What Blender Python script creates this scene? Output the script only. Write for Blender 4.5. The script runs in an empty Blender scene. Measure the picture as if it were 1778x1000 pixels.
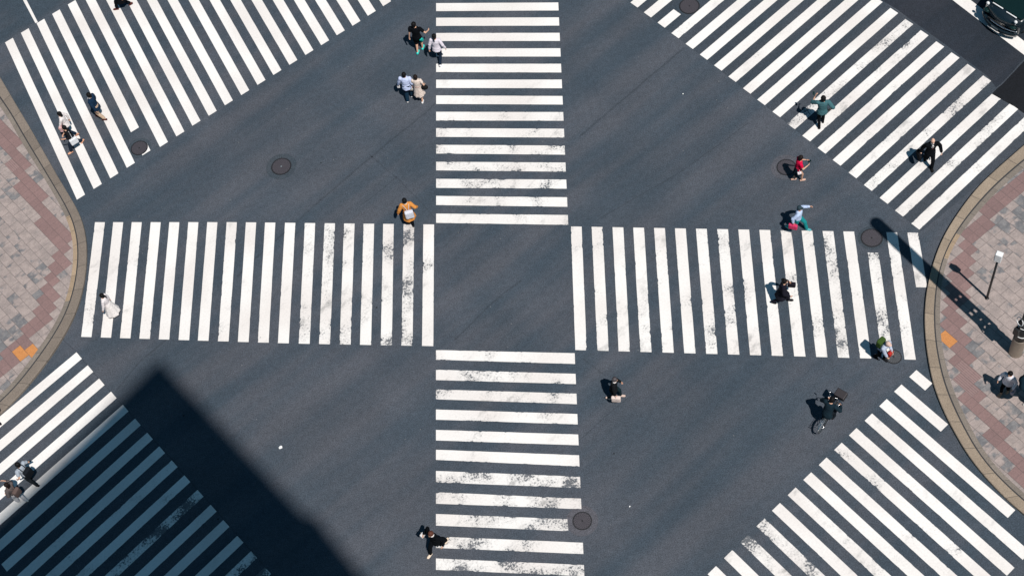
import bpy, bmesh, math, random
from mathutils import Vector, Matrix, Euler, noise as mnoise

random.seed(11)
PI = math.pi
sc = bpy.context.scene
COL = sc.collection

# ------------------------------------------------------------------ camera model (metres)
CAM_F, CAM_T, CAM_R, CAM_H = 2776.18, 0.53805, -0.22041, 52.38
CAM_CX, CAM_CY = 889.0, 500.0
_ct, _st = math.cos(CAM_T), math.sin(CAM_T)
_cr, _sr = math.cos(CAM_R), math.sin(CAM_R)
_x = Vector((1, 0, 0)); _u = Vector((0, _ct, _st))
C_R = _cr*_x + _sr*_u
C_U = -_sr*_x + _cr*_u
C_F = Vector((0, _st, -_ct))


def at(x, y, z=0.0):
    """Ground point (height z) that the photograph shows at pixel x, y."""
    d = (x-CAM_CX)*C_R - (y-CAM_CY)*C_U + CAM_F*C_F
    k = (CAM_H - z)/(-d.z)
    return Vector((d.x*k, d.y*k, z))


def px_of(P):
    v = Vector(P)-Vector((0, 0, CAM_H))
    z = v.dot(C_F)
    return (CAM_CX+CAM_F*v.dot(C_R)/z, CAM_CY-CAM_F*v.dot(C_U)/z)


# ------------------------------------------------------------------ object helpers
_later = []


def link(o):
    _later.append(o)      # linked together at the end: keeps the mesh fusing fast
    return o


def tag(o, label=None, cat=None, group=None, kind=None):
    if label: o['label'] = label
    if cat: o['category'] = cat
    if group: o['group'] = group
    if kind: o['kind'] = kind
    return o


def thing(name, label, cat, loc=(0, 0, 0), rz=0.0, group=None):
    o = bpy.data.objects.new(name, None)
    o.empty_display_size = 0.2
    o.location = loc
    o.rotation_euler = (0, 0, rz)
    link(o)
    return tag(o, label, cat, group)


def meshobj(name, me, mat, parent=None, loc=None):
    o = bpy.data.objects.new(name, me)
    mats = mat if isinstance(mat, (list, tuple)) else [mat]
    if not me.materials:
        for m in mats:
            me.materials.append(m)
    link(o)
    if parent is not None:
        o.parent = parent
    if loc is not None:
        o.location = loc
    return o


def from_bm(name, bm, mat, parent=None, smooth=False, loc=None):
    bmesh.ops.recalc_face_normals(bm, faces=bm.faces)
    me = bpy.data.meshes.new(name)
    bm.to_mesh(me)
    bm.free()
    if smooth:
        me.polygons.foreach_set('use_smooth', [True]*len(me.polygons))
    return meshobj(name, me, mat, parent, loc)


def perp(d):
    d = d.normalized()
    a = Vector((0, 0, 1)) if abs(d.z) < 0.9 else Vector((0, 1, 0))
    x = d.cross(a).normalized()
    return x, d.cross(x).normalized()


def loft(bm, rings, n=14, caps=True, mi=0):
    """rings: (centre, vecx, vecy)"""
    prev = None
    first = None
    for c, vx, vy in rings:
        cur = [bm.verts.new(c + vx*math.cos(2*PI*i/n) + vy*math.sin(2*PI*i/n)) for i in range(n)]
        if prev:
            for i in range(n):
                f = bm.faces.new((prev[i], prev[(i+1) % n], cur[(i+1) % n], cur[i]))
                f.material_index = mi
        else:
            first = cur
        prev = cur
    if caps:
        bm.faces.new(first[::-1]).material_index = mi
        bm.faces.new(prev).material_index = mi


def cap(bm, p0, p1, r0, r1, n=12, mi=0):
    """tapered capsule"""
    p0 = Vector(p0); p1 = Vector(p1)
    d = (p1-p0)
    if d.length < 1e-6:
        d = Vector((0, 0, 1e-4))
    d = d.normalized()
    x, y = perp(d)
    rings = []
    for a in (80, 50, 20):
        a = math.radians(a)
        rings.append((p0 - d*r0*math.sin(a), x*r0*math.cos(a), y*r0*math.cos(a)))
    rings.append((p0, x*r0, y*r0))
    rings.append((p1, x*r1, y*r1))
    for a in (20, 50, 80):
        a = math.radians(a)
        rings.append((p1 + d*r1*math.sin(a), x*r1*math.cos(a), y*r1*math.cos(a)))
    loft(bm, rings, n, True, mi)


def tube(bm, p0, p1, r0, r1=None, n=10, mi=0):
    p0 = Vector(p0); p1 = Vector(p1)
    r1 = r0 if r1 is None else r1
    x, y = perp(p1-p0)
    loft(bm, [(p0, x*r0, y*r0), (p1, x*r1, y*r1)], n, True, mi)


def ell(bm, c, r, rot=None, u=14, v=9, mi=0):
    M = Matrix.Translation(Vector(c)) @ (rot.to_4x4() if rot else Matrix()) @ Matrix.Diagonal((r[0], r[1], r[2], 1))
    res = bmesh.ops.create_uvsphere(bm, u_segments=u, v_segments=v, radius=1.0, matrix=M)
    if mi:
        for vv in res['verts']:
            for f in vv.link_faces:
                f.material_index = mi


def box(bm, c, s, rot=None, mi=0, bev=0.0):
    M = Matrix.Translation(Vector(c)) @ (rot.to_4x4() if rot else Matrix()) @ Matrix.Diagonal((s[0], s[1], s[2], 1))
    res = bmesh.ops.create_cube(bm, size=1.0, matrix=M)
    fs = {f for v in res['verts'] for f in v.link_faces}
    for f in fs:
        f.material_index = mi
    if bev:
        es = list({e for v in res['verts'] for e in v.link_edges})
        bmesh.ops.bevel(bm, geom=es, offset=bev, segments=2, affect='EDGES', profile=0.6)


def torus(bm, c, R, r, axis, n=28, m=8, mi=0):
    c = Vector(c)
    x, y = perp(Vector(axis))
    ax = Vector(axis).normalized()
    vs = []
    for i in range(n):
        a = 2*PI*i/n
        d = x*math.cos(a)+y*math.sin(a)
        vs.append([bm.verts.new(c + d*(R + r*math.cos(2*PI*j/m)) + ax*r*math.sin(2*PI*j/m)) for j in range(m)])
    for i in range(n):
        for j in range(m):
            f = bm.faces.new((vs[i][j], vs[(i+1) % n][j], vs[(i+1) % n][(j+1) % m], vs[i][(j+1) % m]))
            f.material_index = mi


_tmp = []


def remesh(bm, voxel, smooth=2, wrinkle=0.0, seed=0):
    """fuse overlapping closed shapes into one continuous surface"""
    bmesh.ops.recalc_face_normals(bm, faces=bm.faces)
    me = bpy.data.meshes.new('tmp')
    bm.to_mesh(me)
    bm.free()
    o = bpy.data.objects.new('tmp', me)
    COL.objects.link(o)
    md = o.modifiers.new('r', 'REMESH')
    md.mode = 'VOXEL'
    md.voxel_size = voxel
    md.use_smooth_shade = True
    if smooth:
        s = o.modifiers.new('s', 'SMOOTH')
        s.iterations = smooth
        s.factor = 0.5
    dg = bpy.context.evaluated_depsgraph_get()
    out = bpy.data.meshes.new_from_object(o.evaluated_get(dg))
    bpy.data.objects.remove(o)
    bpy.data.meshes.remove(me)
    if wrinkle:
        off = Vector((seed*7.3, seed*3.1, seed*1.7))
        for v in out.vertices:
            p = v.co
            w = mnoise.noise(Vector((p.x*9, p.y*9, p.z*16))+off) + 0.5*mnoise.noise(p*30+off)
            v.co = p + v.normal*(wrinkle*w)
    out.polygons.foreach_set('use_smooth', [True]*len(out.polygons))
    return out


# ------------------------------------------------------------------ materials
def mat_new(name):
    m = bpy.data.materials.new(name)
    m.use_nodes = True
    nt = m.node_tree
    b = nt.nodes['Principled BSDF']
    return m, nt, b


def N(nt, typ, **kw):
    n = nt.nodes.new(typ)
    for k, v in kw.items():
        if k.startswith('i_'):
            key = k[2:]
            key = int(key) if key.isdigit() else key.replace('_', ' ')
            n.inputs[key].default_value = v
        else:
            setattr(n, k, v)
    return n


def math_n(nt, op, a, b=None, c=None, clamp=False):
    n = nt.nodes.new('ShaderNodeMath')
    n.operation = op
    n.use_clamp = clamp
    for i, v in enumerate((a, b, c)):
        if v is None:
            continue
        if isinstance(v, (int, float)):
            n.inputs[i].default_value = v
        else:
            nt.links.new(v, n.inputs[i])
    return n.outputs[0]


def mixc(nt, fac, a, b, mode='MIX'):
    n = nt.nodes.new('ShaderNodeMix')
    n.data_type = 'RGBA'
    n.blend_type = mode
    for sock, v in ((n.inputs[0], fac), (n.inputs[6], a), (n.inputs[7], b)):
        if isinstance(v, (int, float)):
            sock.default_value = v
        elif isinstance(v, (tuple, list)):
            sock.default_value = (v[0], v[1], v[2], 1)
        else:
            nt.links.new(v, sock)
    return n.outputs[2]


def smooth(nt, v, lo, hi, a=0.0, b=1.0):
    n = nt.nodes.new('ShaderNodeMapRange')
    n.interpolation_type = 'SMOOTHSTEP'
    nt.links.new(v, n.inputs[0])
    for i, q in zip((1, 2, 3, 4), (lo, hi, a, b)):
        if isinstance(q, (int, float)):
            n.inputs[i].default_value = q
        else:
            nt.links.new(q, n.inputs[i])
    return n.outputs[0]


def noise_n(nt, vec, scale, detail=2.0, rough=0.5, w=None):
    n = nt.nodes.new('ShaderNodeTexNoise')
    n.inputs['Scale'].default_value = scale
    n.inputs['Detail'].default_value = detail
    n.inputs['Roughness'].default_value = rough
    if vec is not None:
        nt.links.new(vec, n.inputs['Vector'])
    return n.outputs['Fac']


def pos(nt):
    return nt.nodes.new('ShaderNodeNewGeometry').outputs['Position']


def mapped(nt, vec, rz, scale):
    n = nt.nodes.new('ShaderNodeMapping')
    n.vector_type = 'POINT'
    n.inputs['Rotation'].default_value = (0, 0, rz)
    r = n.outputs[0]
    nt.links.new(vec, n.inputs['Vector'])
    n2 = nt.nodes.new('ShaderNodeMapping')
    n2.inputs['Scale'].default_value = scale
    nt.links.new(r, n2.inputs['Vector'])
    return n2.outputs[0]


def bump(nt, b, h, strength=0.3, dist=0.01):
    n = nt.nodes.new('ShaderNodeBump')
    n.inputs['Strength'].default_value = strength
    n.inputs['Distance'].default_value = dist
    nt.links.new(h, n.inputs['Height'])
    nt.links.new(n.outputs[0], b.inputs['Normal'])


def asphalt_colour(nt, P, dark=1.0, streak=1.0):
    """bluish worn asphalt: tyre-polished bands, stone grain, faint stains"""
    cool = (0.043*dark, 0.060*dark, 0.080*dark)
    warm = (0.073*dark, 0.080*dark, 0.097*dark)
    s1 = noise_n(nt, mapped(nt, P, math.radians(-29), (0.07, 0.75, 1)), 1.0, 2.5, 0.5)
    s2 = noise_n(nt, mapped(nt, P, math.radians(57), (0.07, 0.45, 1)), 1.0, 2.0, 0.5)
    f = math_n(nt, 'ADD', math_n(nt, 'MULTIPLY', s1, 0.75), math_n(nt, 'MULTIPLY', s2, 0.25))
    f = smooth(nt, f, 0.5-0.16/streak, 0.5+0.16/streak)
    c = mixc(nt, f, cool, warm)
    cl = smooth(nt, noise_n(nt, P, 0.30, 4, 0.55), 0.35, 0.7, 0.93, 1.07)
    mot = smooth(nt, noise_n(nt, P, 5.0, 4, 0.65), 0.3, 0.7, 0.9, 1.1)
    gr = smooth(nt, noise_n(nt, P, 24.0, 3, 0.7), 0.28, 0.72, 0.62, 1.42)
    k = math_n(nt, 'MULTIPLY', math_n(nt, 'MULTIPLY', cl, gr), mot)
    comb = nt.nodes.new('ShaderNodeCombineColor')
    for i in range(3):
        nt.links.new(k, comb.inputs[i])
    c = mixc(nt, 1.0, c, comb.outputs[0], 'MULTIPLY')
    # pale and dark specks
    v = nt.nodes.new('ShaderNodeTexVoronoi')
    v.inputs['Scale'].default_value = 3.2
    nt.links.new(P, v.inputs['Vector'])
    sel = math_n(nt, 'GREATER_THAN', N_sep(nt, v.outputs['Color'], 0), 0.93)
    sp = math_n(nt, 'MULTIPLY', math_n(nt, 'LESS_THAN', v.outputs['Distance'], 0.055), sel)
    c = mixc(nt, math_n(nt, 'MULTIPLY', sp, 0.55), c, (0.3, 0.29, 0.28))
    v2 = nt.nodes.new('ShaderNodeTexVoronoi')
    v2.inputs['Scale'].default_value = 1.1
    nt.links.new(P, v2.inputs['Vector'])
    sel2 = math_n(nt, 'GREATER_THAN', N_sep(nt, v2.outputs['Color'], 1), 0.86)
    sp2 = math_n(nt, 'MULTIPLY', math_n(nt, 'LESS_THAN', v2.outputs['Distance'], 0.045), sel2)
    c = mixc(nt, math_n(nt, 'MULTIPLY', sp2, 0.7), c, (0.008, 0.009, 0.01))
    return c, gr


def N_sep(nt, col, i):
    s = nt.nodes.new('ShaderNodeSeparateColor')
    nt.links.new(col, s.inputs[0])
    return s.outputs[i]


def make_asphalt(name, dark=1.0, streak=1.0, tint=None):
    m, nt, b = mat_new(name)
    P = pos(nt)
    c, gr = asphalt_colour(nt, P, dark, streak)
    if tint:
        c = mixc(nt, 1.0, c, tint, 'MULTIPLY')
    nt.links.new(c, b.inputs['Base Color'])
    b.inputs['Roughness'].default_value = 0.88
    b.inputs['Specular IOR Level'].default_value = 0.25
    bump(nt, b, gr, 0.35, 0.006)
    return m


def make_paint(name):
    m, nt, b = mat_new(name)
    P = pos(nt)
    asp, gr = asphalt_colour(nt, P)
    wear = N(nt, 'ShaderNodeAttribute', attribute_name='wear').outputs['Fac']
    uv = nt.nodes.new('ShaderNodeUVMap').outputs[0]
    sx = nt.nodes.new('ShaderNodeSeparateXYZ')
    nt.links.new(uv, sx.inputs[0])
    v = sx.outputs[1]
    # distance to the nearest long edge, 0 .. 0.5 of the stripe's width
    d = math_n(nt, 'SUBTRACT', 0.5, math_n(nt, 'ABSOLUTE', math_n(nt, 'SUBTRACT', v, 0.5)))
    clus = noise_n(nt, P, 0.95, 3, 0.55)
    fine = noise_n(nt, P, 13.0, 4, 0.7)
    mid = noise_n(nt, P, 3.0, 3, 0.6)
    # flaking in clusters
    mm = math_n(nt, 'ADD', math_n(nt, 'MULTIPLY', clus, 0.85), math_n(nt, 'MULTIPLY', fine, 0.65))
    thr = math_n(nt, 'SUBTRACT', 1.10, math_n(nt, 'MULTIPLY', wear, 0.345))
    flake = smooth(nt, mm, thr, math_n(nt, 'ADD', thr, 0.05))
    flake = math_n(nt, 'MULTIPLY', flake, math_n(nt, 'GREATER_THAN', wear, 0.03))
    # nibbled edges
    en = math_n(nt, 'ADD', math_n(nt, 'MULTIPLY', mid, 0.6), math_n(nt, 'MULTIPLY', noise_n(nt, P, 7.0, 3, 0.6), 0.5))
    depth = math_n(nt, 'MULTIPLY', math_n(nt, 'SUBTRACT', en, 0.53), math_n(nt, 'MULTIPLY', wear, smooth(nt, clus, 0.48, 0.64, 0.05, 1.25)))
    edge = smooth(nt, math_n(nt, 'SUBTRACT', depth, d), -0.012, 0.012)
    mask = math_n(nt, 'MAXIMUM', math_n(nt, 'MULTIPLY', flake, 0.88), edge, clamp=True)
    # grey rubber smears and warm traffic film
    white = mixc(nt, smooth(nt, noise_n(nt, P, 0.35, 2, 0.5), 0.35, 0.7), (0.80, 0.775, 0.755), (0.72, 0.675, 0.65))
    sm = noise_n(nt, mapped(nt, P, math.radians(-38), (1.5, 2.6, 1)), 1.0, 5, 0.62)
    sm = math_n(nt, 'ADD', math_n(nt, 'MULTIPLY', sm, 0.62), math_n(nt, 'MULTIPLY', noise_n(nt, P, 0.7, 2, 0.5), 0.40))
    smear = math_n(nt, 'MULTIPLY', smooth(nt, sm, 0.555, 0.69), math_n(nt, 'MULTIPLY', wear, 0.95), clamp=True)
    white = mixc(nt, smear, white, (0.27, 0.265, 0.26))
    halo = smooth(nt, mm, math_n(nt, 'SUBTRACT', thr, 0.13), math_n(nt, 'ADD', thr, 0.01), 0.0, 0.36)
    white = mixc(nt, math_n(nt, 'MULTIPLY', halo, math_n(nt, 'GREATER_THAN', wear, 0.03)), white, (0.30, 0.295, 0.29))
    fl = smooth(nt, noise_n(nt, P, 14.0, 3, 0.6), 0.3, 0.7, 0.94, 1.03)
    comb = nt.nodes.new('ShaderNodeCombineColor')
    for i in range(3):
        nt.links.new(fl, comb.inputs[i])
    white = mixc(nt, 1.0, white, comb.outputs[0], 'MULTIPLY')
    c = mixc(nt, mask, white, asp)
    nt.links.new(c, b.inputs['Base Color'])
    b.inputs['Roughness'].default_value = 0.7
    b.inputs['Specular IOR Level'].default_value = 0.3
    bump(nt, b, gr, 0.15, 0.004)
    return m


def make_simple(name, col, rough=0.7, metal=0.0, var=0.12, scale=18.0, spec=0.5, bumpy=0.0, coat=0.0):
    m, nt, b = mat_new(name)
    tc = nt.nodes.new('ShaderNodeTexCoord').outputs['Object']
    n = noise_n(nt, tc, scale, 4, 0.6)
    c = mixc(nt, n, tuple(x*(1-var) for x in col), tuple(min(1, x*(1+var)) for x in col))
    nt.links.new(c, b.inputs['Base Color'])
    b.inputs['Roughness'].default_value = rough
    b.inputs['Metallic'].default_value = metal
    b.inputs['Specular IOR Level'].default_value = spec
    if coat:
        b.inputs['Coat Weight'].default_value = coat
        b.inputs['Coat Roughness'].default_value = 0.04
    if bumpy:
        bump(nt, b, noise_n(nt, tc, scale*3, 3, 0.6), bumpy, 0.01)
    return m


_cloth = {}


def cloth(col):
    key = tuple(round(c, 3) for c in col)
    if key not in _cloth:
        _cloth[key] = make_simple('fabric', key, 0.95, 0, 0.16, 14.0, 0.06, 0.4)
    return _cloth[key]


def make_paver(name):
    m, nt, b = mat_new(name)
    P = pos(nt)
    tone = N(nt, 'ShaderNodeAttribute', attribute_name='tone').outputs['Fac']
    red = N(nt, 'ShaderNodeAttribute', attribute_name='red').outputs['Fac']
    rib = N(nt, 'ShaderNodeAttribute', attribute_name='rib').outputs['Fac']
    uv = nt.nodes.new('ShaderNodeUVMap').outputs[0]
    sx = nt.nodes.new('ShaderNodeSeparateXYZ')
    nt.links.new(uv, sx.inputs[0])
    off = N(nt, 'ShaderNodeVectorMath', operation='ADD')
    nt.links.new(P, off.inputs[0])
    cmb = nt.nodes.new('ShaderNodeCombineXYZ')
    nt.links.new(math_n(nt, 'MULTIPLY', tone, 91.0), cmb.inputs[0])
    nt.links.new(math_n(nt, 'MULTIPLY', tone, 37.0), cmb.inputs[2])
    nt.links.new(cmb.outputs[0], off.inputs[1])
    Q = off.outputs[0]
    cloud = noise_n(nt, Q, 2.1, 3, 0.5)
    k = math_n(nt, 'ADD', math_n(nt, 'MULTIPLY', cloud, 1.35), math_n(nt, 'MULTIPLY', tone, 0.8))
    mixf = smooth(nt, k, 0.84, 1.0)
    grey = mixc(nt, smooth(nt, noise_n(nt, Q, 4.0, 4, 0.6), 0.3, 0.7), (0.135, 0.135, 0.145), (0.215, 0.207, 0.210))
    pale = mixc(nt, smooth(nt, noise_n(nt, Q, 3.0, 4, 0.6), 0.3, 0.7), (0.37, 0.305, 0.285), (0.275, 0.232, 0.22))
    c = mixc(nt, mixf, grey, pale)
    brick = mixc(nt, tone, (0.19, 0.125, 0.122), (0.265, 0.170, 0.162))
    orange = (0.52, 0.22, 0.075)
    c = mixc(nt, math_n(nt, 'GREATER_THAN', red, 0.4), c, brick)
    c = mixc(nt, math_n(nt, 'GREATER_THAN', red, 0.9), c, orange)
    g = smooth(nt, noise_n(nt, P, 22.0, 4, 0.65), 0.25, 0.75, 0.84, 1.14)
    comb = nt.nodes.new('ShaderNodeCombineColor')
    for i in range(3):
        nt.links.new(g, comb.inputs[i])
    c = mixc(nt, 1.0, c, comb.outputs[0], 'MULTIPLY')
    # joints between the slabs
    du = math_n(nt, 'SUBTRACT', 0.5, math_n(nt, 'ABSOLUTE', math_n(nt, 'SUBTRACT', sx.outputs[0], 0.5)))
    dv = math_n(nt, 'SUBTRACT', 0.5, math_n(nt, 'ABSOLUTE', math_n(nt, 'SUBTRACT', sx.outputs[1], 0.5)))
    j = math_n(nt, 'MINIMUM', math_n(nt, 'MULTIPLY', du, 0.62), math_n(nt, 'MULTIPLY', dv, 0.42))
    joint = smooth(nt, j, 0.004, 0.014, 1.0, 0.0)
    c = mixc(nt, math_n(nt, 'MULTIPLY', joint, 0.6), c, (0.06, 0.055, 0.055))
    # ribs of the guidance slabs
    w = N(nt, 'ShaderNodeMath', operation='SINE')
    nt.links.new(math_n(nt, 'MULTIPLY', sx.outputs[1], 2*PI*5), w.inputs[0])
    rr = math_n(nt, 'MULTIPLY', math_n(nt, 'MULTIPLY', smooth(nt, w.outputs[0], -0.2, 0.4), rib), 0.45)
    c = mixc(nt, rr, c, (0.33, 0.24, 0.23))
    nt.links.new(c, b.inputs['Base Color'])
    b.inputs['Roughness'].default_value = 0.8
    b.inputs['Specular IOR Level'].default_value = 0.3
    bump(nt, b, math_n(nt, 'SUBTRACT', 1.0, joint), 0.5, 0.004)
    return m


def make_kerb(name, col):
    m, nt, b = mat_new(name)
    P = pos(nt)
    uv = nt.nodes.new('ShaderNodeUVMap').outputs[0]
    sx = nt.nodes.new('ShaderNodeSeparateXYZ')
    nt.links.new(uv, sx.inputs[0])
    n1 = noise_n(nt, P, 2.2, 4, 0.6)
    n2 = noise_n(nt, P, 24.0, 4, 0.7)
    blk = nt.nodes.new('ShaderNodeTexWhiteNoise')
    blk.noise_dimensions = '1D'
    nt.links.new(math_n(nt, 'FLOOR', sx.outputs[0]), blk.inputs['W'])
    c = mixc(nt, n1, tuple(x*0.78 for x in col), tuple(x*1.2 for x in col))
    g = math_n(nt, 'MULTIPLY', smooth(nt, n2, 0.25, 0.75, 0.72, 1.28),
               math_n(nt, 'ADD', 0.88, math_n(nt, 'MULTIPLY', blk.outputs['Value'], 0.22)))
    comb = nt.nodes.new('ShaderNodeCombineColor')
    for i in range(3):
        nt.links.new(g, comb.inputs[i])
    c = mixc(nt, 1.0, c, comb.outputs[0], 'MULTIPLY')
    fr = math_n(nt, 'FRACT', sx.outputs[0])
    dd = math_n(nt, 'SUBTRACT', 0.5, math_n(nt, 'ABSOLUTE', math_n(nt, 'SUBTRACT', fr, 0.5)))
    joint = smooth(nt, dd, 0.006, 0.02, 1.0, 0.0)
    c = mixc(nt, math_n(nt, 'MULTIPLY', joint, 0.6), c, (0.05, 0.045, 0.04))
    nt.links.new(c, b.inputs['Base Color'])
    b.inputs['Roughness'].default_value = 0.85
    bump(nt, b, n2, 0.4, 0.006)
    return m


def make_iron(name, col, rings):
    m, nt, b = mat_new(name)
    tc = nt.nodes.new('ShaderNodeTexCoord').outputs['Object']
    sx = nt.nodes.new('ShaderNodeSeparateXYZ')
    nt.links.new(tc, sx.inputs[0])
    r = math_n(nt, 'SQRT', math_n(nt, 'ADD', math_n(nt, 'POWER', sx.outputs[0], 2.0), math_n(nt, 'POWER', sx.outputs[1], 2.0)))
    a = math_n(nt, 'ARCTAN2', sx.outputs[1], sx.outputs[0])
    w1 = math_n(nt, 'SINE', math_n(nt, 'MULTIPLY', r, rings))
    w2 = math_n(nt, 'SINE', math_n(nt, 'MULTIPLY', a, 18.0))
    h = math_n(nt, 'MULTIPLY', w1, w2)
    n = noise_n(nt, tc, 12.0, 4, 0.6)
    f = math_n(nt, 'ADD', math_n(nt, 'MULTIPLY', smooth(nt, h, -0.4, 0.4), 0.45), math_n(nt, 'MULTIPLY', n, 0.6))
    c = mixc(nt, f, tuple(x*0.75 for x in col), tuple(x*1.3 for x in col))
    nt.links.new(c, b.inputs['Base Color'])
    b.inputs['Roughness'].default_value = 0.6
    b.inputs['Metallic'].default_value = 0.3
    bump(nt, b, h, 0.4, 0.006)
    return m


M_ROAD = make_asphalt('asphalt')
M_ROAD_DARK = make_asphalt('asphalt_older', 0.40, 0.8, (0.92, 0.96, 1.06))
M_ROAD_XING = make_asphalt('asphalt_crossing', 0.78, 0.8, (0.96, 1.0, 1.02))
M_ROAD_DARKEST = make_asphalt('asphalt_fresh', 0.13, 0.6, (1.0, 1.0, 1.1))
M_ROAD_FAR = make_asphalt('asphalt_rough', 0.92, 1.6, (0.98, 1.0, 1.0))
M_SEAM = make_asphalt('asphalt_seam', 0.80, 0.8)
M_SEAM_PALE = make_asphalt('asphalt_repair', 1.25, 1.2, (1.08, 1.0, 0.97))
M_COLLAR = make_asphalt('asphalt_collar', 0.78, 0.8, (0.95, 1.03, 1.03))
M_COLLAR_PALE = make_asphalt('concrete_collar', 1.15, 0.8, (1.08, 0.96, 0.92))
M_PAINT = make_paint('road_paint')
M_PAVER = make_paver('stone_paver')
M_KERB_L = make_kerb('kerb_stone_grey', (0.195, 0.16, 0.133))
M_KERB_R = make_kerb('kerb_stone_tan', (0.285, 0.225, 0.17))
M_GUT = make_kerb('gutter_stone', (0.20, 0.17, 0.145))
M_GUT_TAN = make_kerb('gutter_tan', (0.34, 0.25, 0.17))
M_GROOVE = make_simple('groove', (0.04, 0.04, 0.043), 0.9)
M_LID = make_iron('cast_iron', (0.062, 0.056, 0.066), 60)
M_LID2 = make_iron('cast_iron_spoked', (0.075, 0.078, 0.085), 22)
M_RIM = make_simple('iron_rim', (0.012, 0.012, 0.015), 0.6)
M_BLACK = make_simple('black_paint', (0.012, 0.013, 0.015), 0.45)
M_STEEL = make_simple('dull_steel', (0.30, 0.25, 0.205), 0.5, 0.55, 0.25, 5.0)
M_CHROME = make_simple('bright_steel', (0.75, 0.75, 0.76), 0.22, 1.0, 0.08)
M_WHITE = make_simple('white_enamel', (0.78, 0.79, 0.8), 0.4, 0, 0.05)
M_GREY = make_simple('grey_enamel', (0.16, 0.19, 0.21), 0.5, 0, 0.1)
M_RUBBER = make_simple('rubber', (0.014, 0.014, 0.015), 0.8)
M_CARPAINT = make_simple('dark_navy_car_paint', (0.006, 0.014, 0.021), 0.3, 0.0, 0.05, 3.0, 0.5, 0, 0.8)
M_CARGLASS = make_simple('dark_glass', (0.006, 0.02, 0.02), 0.05, 0, 0.1, 2.0, 0.6)
M_LAMPGLASS = make_simple('lamp_glass', (0.7, 0.7, 0.7), 0.1, 0.2, 0.1)
M_PAPER = make_simple('paper', (0.8, 0.8, 0.79), 0.8, 0, 0.05)
M_SKINS = [make_simple('skin', c, 0.6, 0, 0.1, 20.0, 0.35) for c in ((0.62, 0.36, 0.25), (0.55, 0.31, 0.21), (0.66, 0.41, 0.31))]
M_EYE = make_simple('eye', (0.02, 0.016, 0.014), 0.3)
M_LIP = make_simple('lip', (0.35, 0.12, 0.10), 0.5)
M_HAIR = make_simple('black_hair', (0.005, 0.0045, 0.005), 0.6, 0, 0.3, 40.0, 0.15, 0.4)
M_HAIR_BR = make_simple('brown_hair', (0.10, 0.036, 0.024), 0.6, 0, 0.3, 40.0, 0.2, 0.4)
M_HAIR_GR = make_simple('greying_hair', (0.07, 0.06, 0.065), 0.55, 0, 0.5, 30.0, 0.4, 0.4)
M_HAIR_DKBR = make_simple('dark_brown_hair', (0.013, 0.008, 0.007), 0.6, 0, 0.3, 40.0, 0.15, 0.4)
M_WALL = make_simple('tower_cladding', (0.10, 0.105, 0.11), 0.6, 0, 0.15, 0.4)
M_GLASS = make_simple('tower_glass', (0.02, 0.03, 0.035), 0.08, 0, 0.2, 0.3)


# ------------------------------------------------------------------ ground and road
def sheet(name, pts, z, mat, parent=None):
    bm = bmesh.new()
    vs = [bm.verts.new((p[0], p[1], z)) for p in pts]
    bm.faces.new(vs)
    return from_bm(name, bm, mat, parent)


road = sheet('road', [(-700, -500), (700, -500), (700, 900), (-700, 900)], 0.0, M_ROAD)
tag(road, kind='structure')


def px(pts, z=0.0):
    return [at(x, y, z) for x, y in pts]


def patch(name, pts, z, mat):
    o = sheet(name, px(pts), z, mat)
    o['kind'] = 'structure'
    return o


def ribbon(name, pts, w, z, mat):
    """thin strip along a pixel polyline, width in metres"""
    P = px(pts)
    L = []
    for a, b in zip(P, P[1:]):
        n = max(1, int((b-a).length/0.25))
        L += [a.lerp(b, i/n) for i in range(n)]
    L.append(P[-1])
    bm = bmesh.new()
    prev = None
    for i, p in enumerate(L):
        t = (L[min(i+1, len(L)-1)]-L[max(i-1, 0)]).normalized()
        s = Vector((-t.y, t.x, 0))
        jit = s*0.03*mnoise.noise(p*1.7)
        ww = w*(0.7+0.6*abs(mnoise.noise(p*2.3+Vector((5, 1, 0)))))
        a = bm.verts.new(p+jit+s*ww/2+Vector((0, 0, z)))
        c = bm.verts.new(p+jit-s*ww/2+Vector((0, 0, z)))
        if prev:
            bm.faces.new((prev[0], prev[1], c, a))
        prev = (a, c)
    o = from_bm(name, bm, mat)
    o['kind'] = 'structure'
    return o


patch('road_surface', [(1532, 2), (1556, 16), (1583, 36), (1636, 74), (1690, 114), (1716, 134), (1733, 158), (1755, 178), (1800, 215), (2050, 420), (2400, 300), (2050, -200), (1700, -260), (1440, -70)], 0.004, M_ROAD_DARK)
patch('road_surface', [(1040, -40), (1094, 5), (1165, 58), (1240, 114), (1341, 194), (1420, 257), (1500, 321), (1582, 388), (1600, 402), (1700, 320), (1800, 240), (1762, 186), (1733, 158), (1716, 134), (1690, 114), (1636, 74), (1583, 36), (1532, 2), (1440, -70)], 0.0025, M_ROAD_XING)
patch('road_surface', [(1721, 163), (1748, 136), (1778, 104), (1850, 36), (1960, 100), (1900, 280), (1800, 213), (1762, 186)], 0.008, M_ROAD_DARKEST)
patch('road_surface', [(2, 77), (116, 3), (260, -90), (160, -260), (-250, -140), (-160, 60), (-40, 100)], 0.004, M_ROAD_FAR)
ribbon('road_seam', [(1716, 168), (1747, 139), (1775, 108), (1860, 30)], 0.07, 0.012, M_SEAM)
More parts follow.
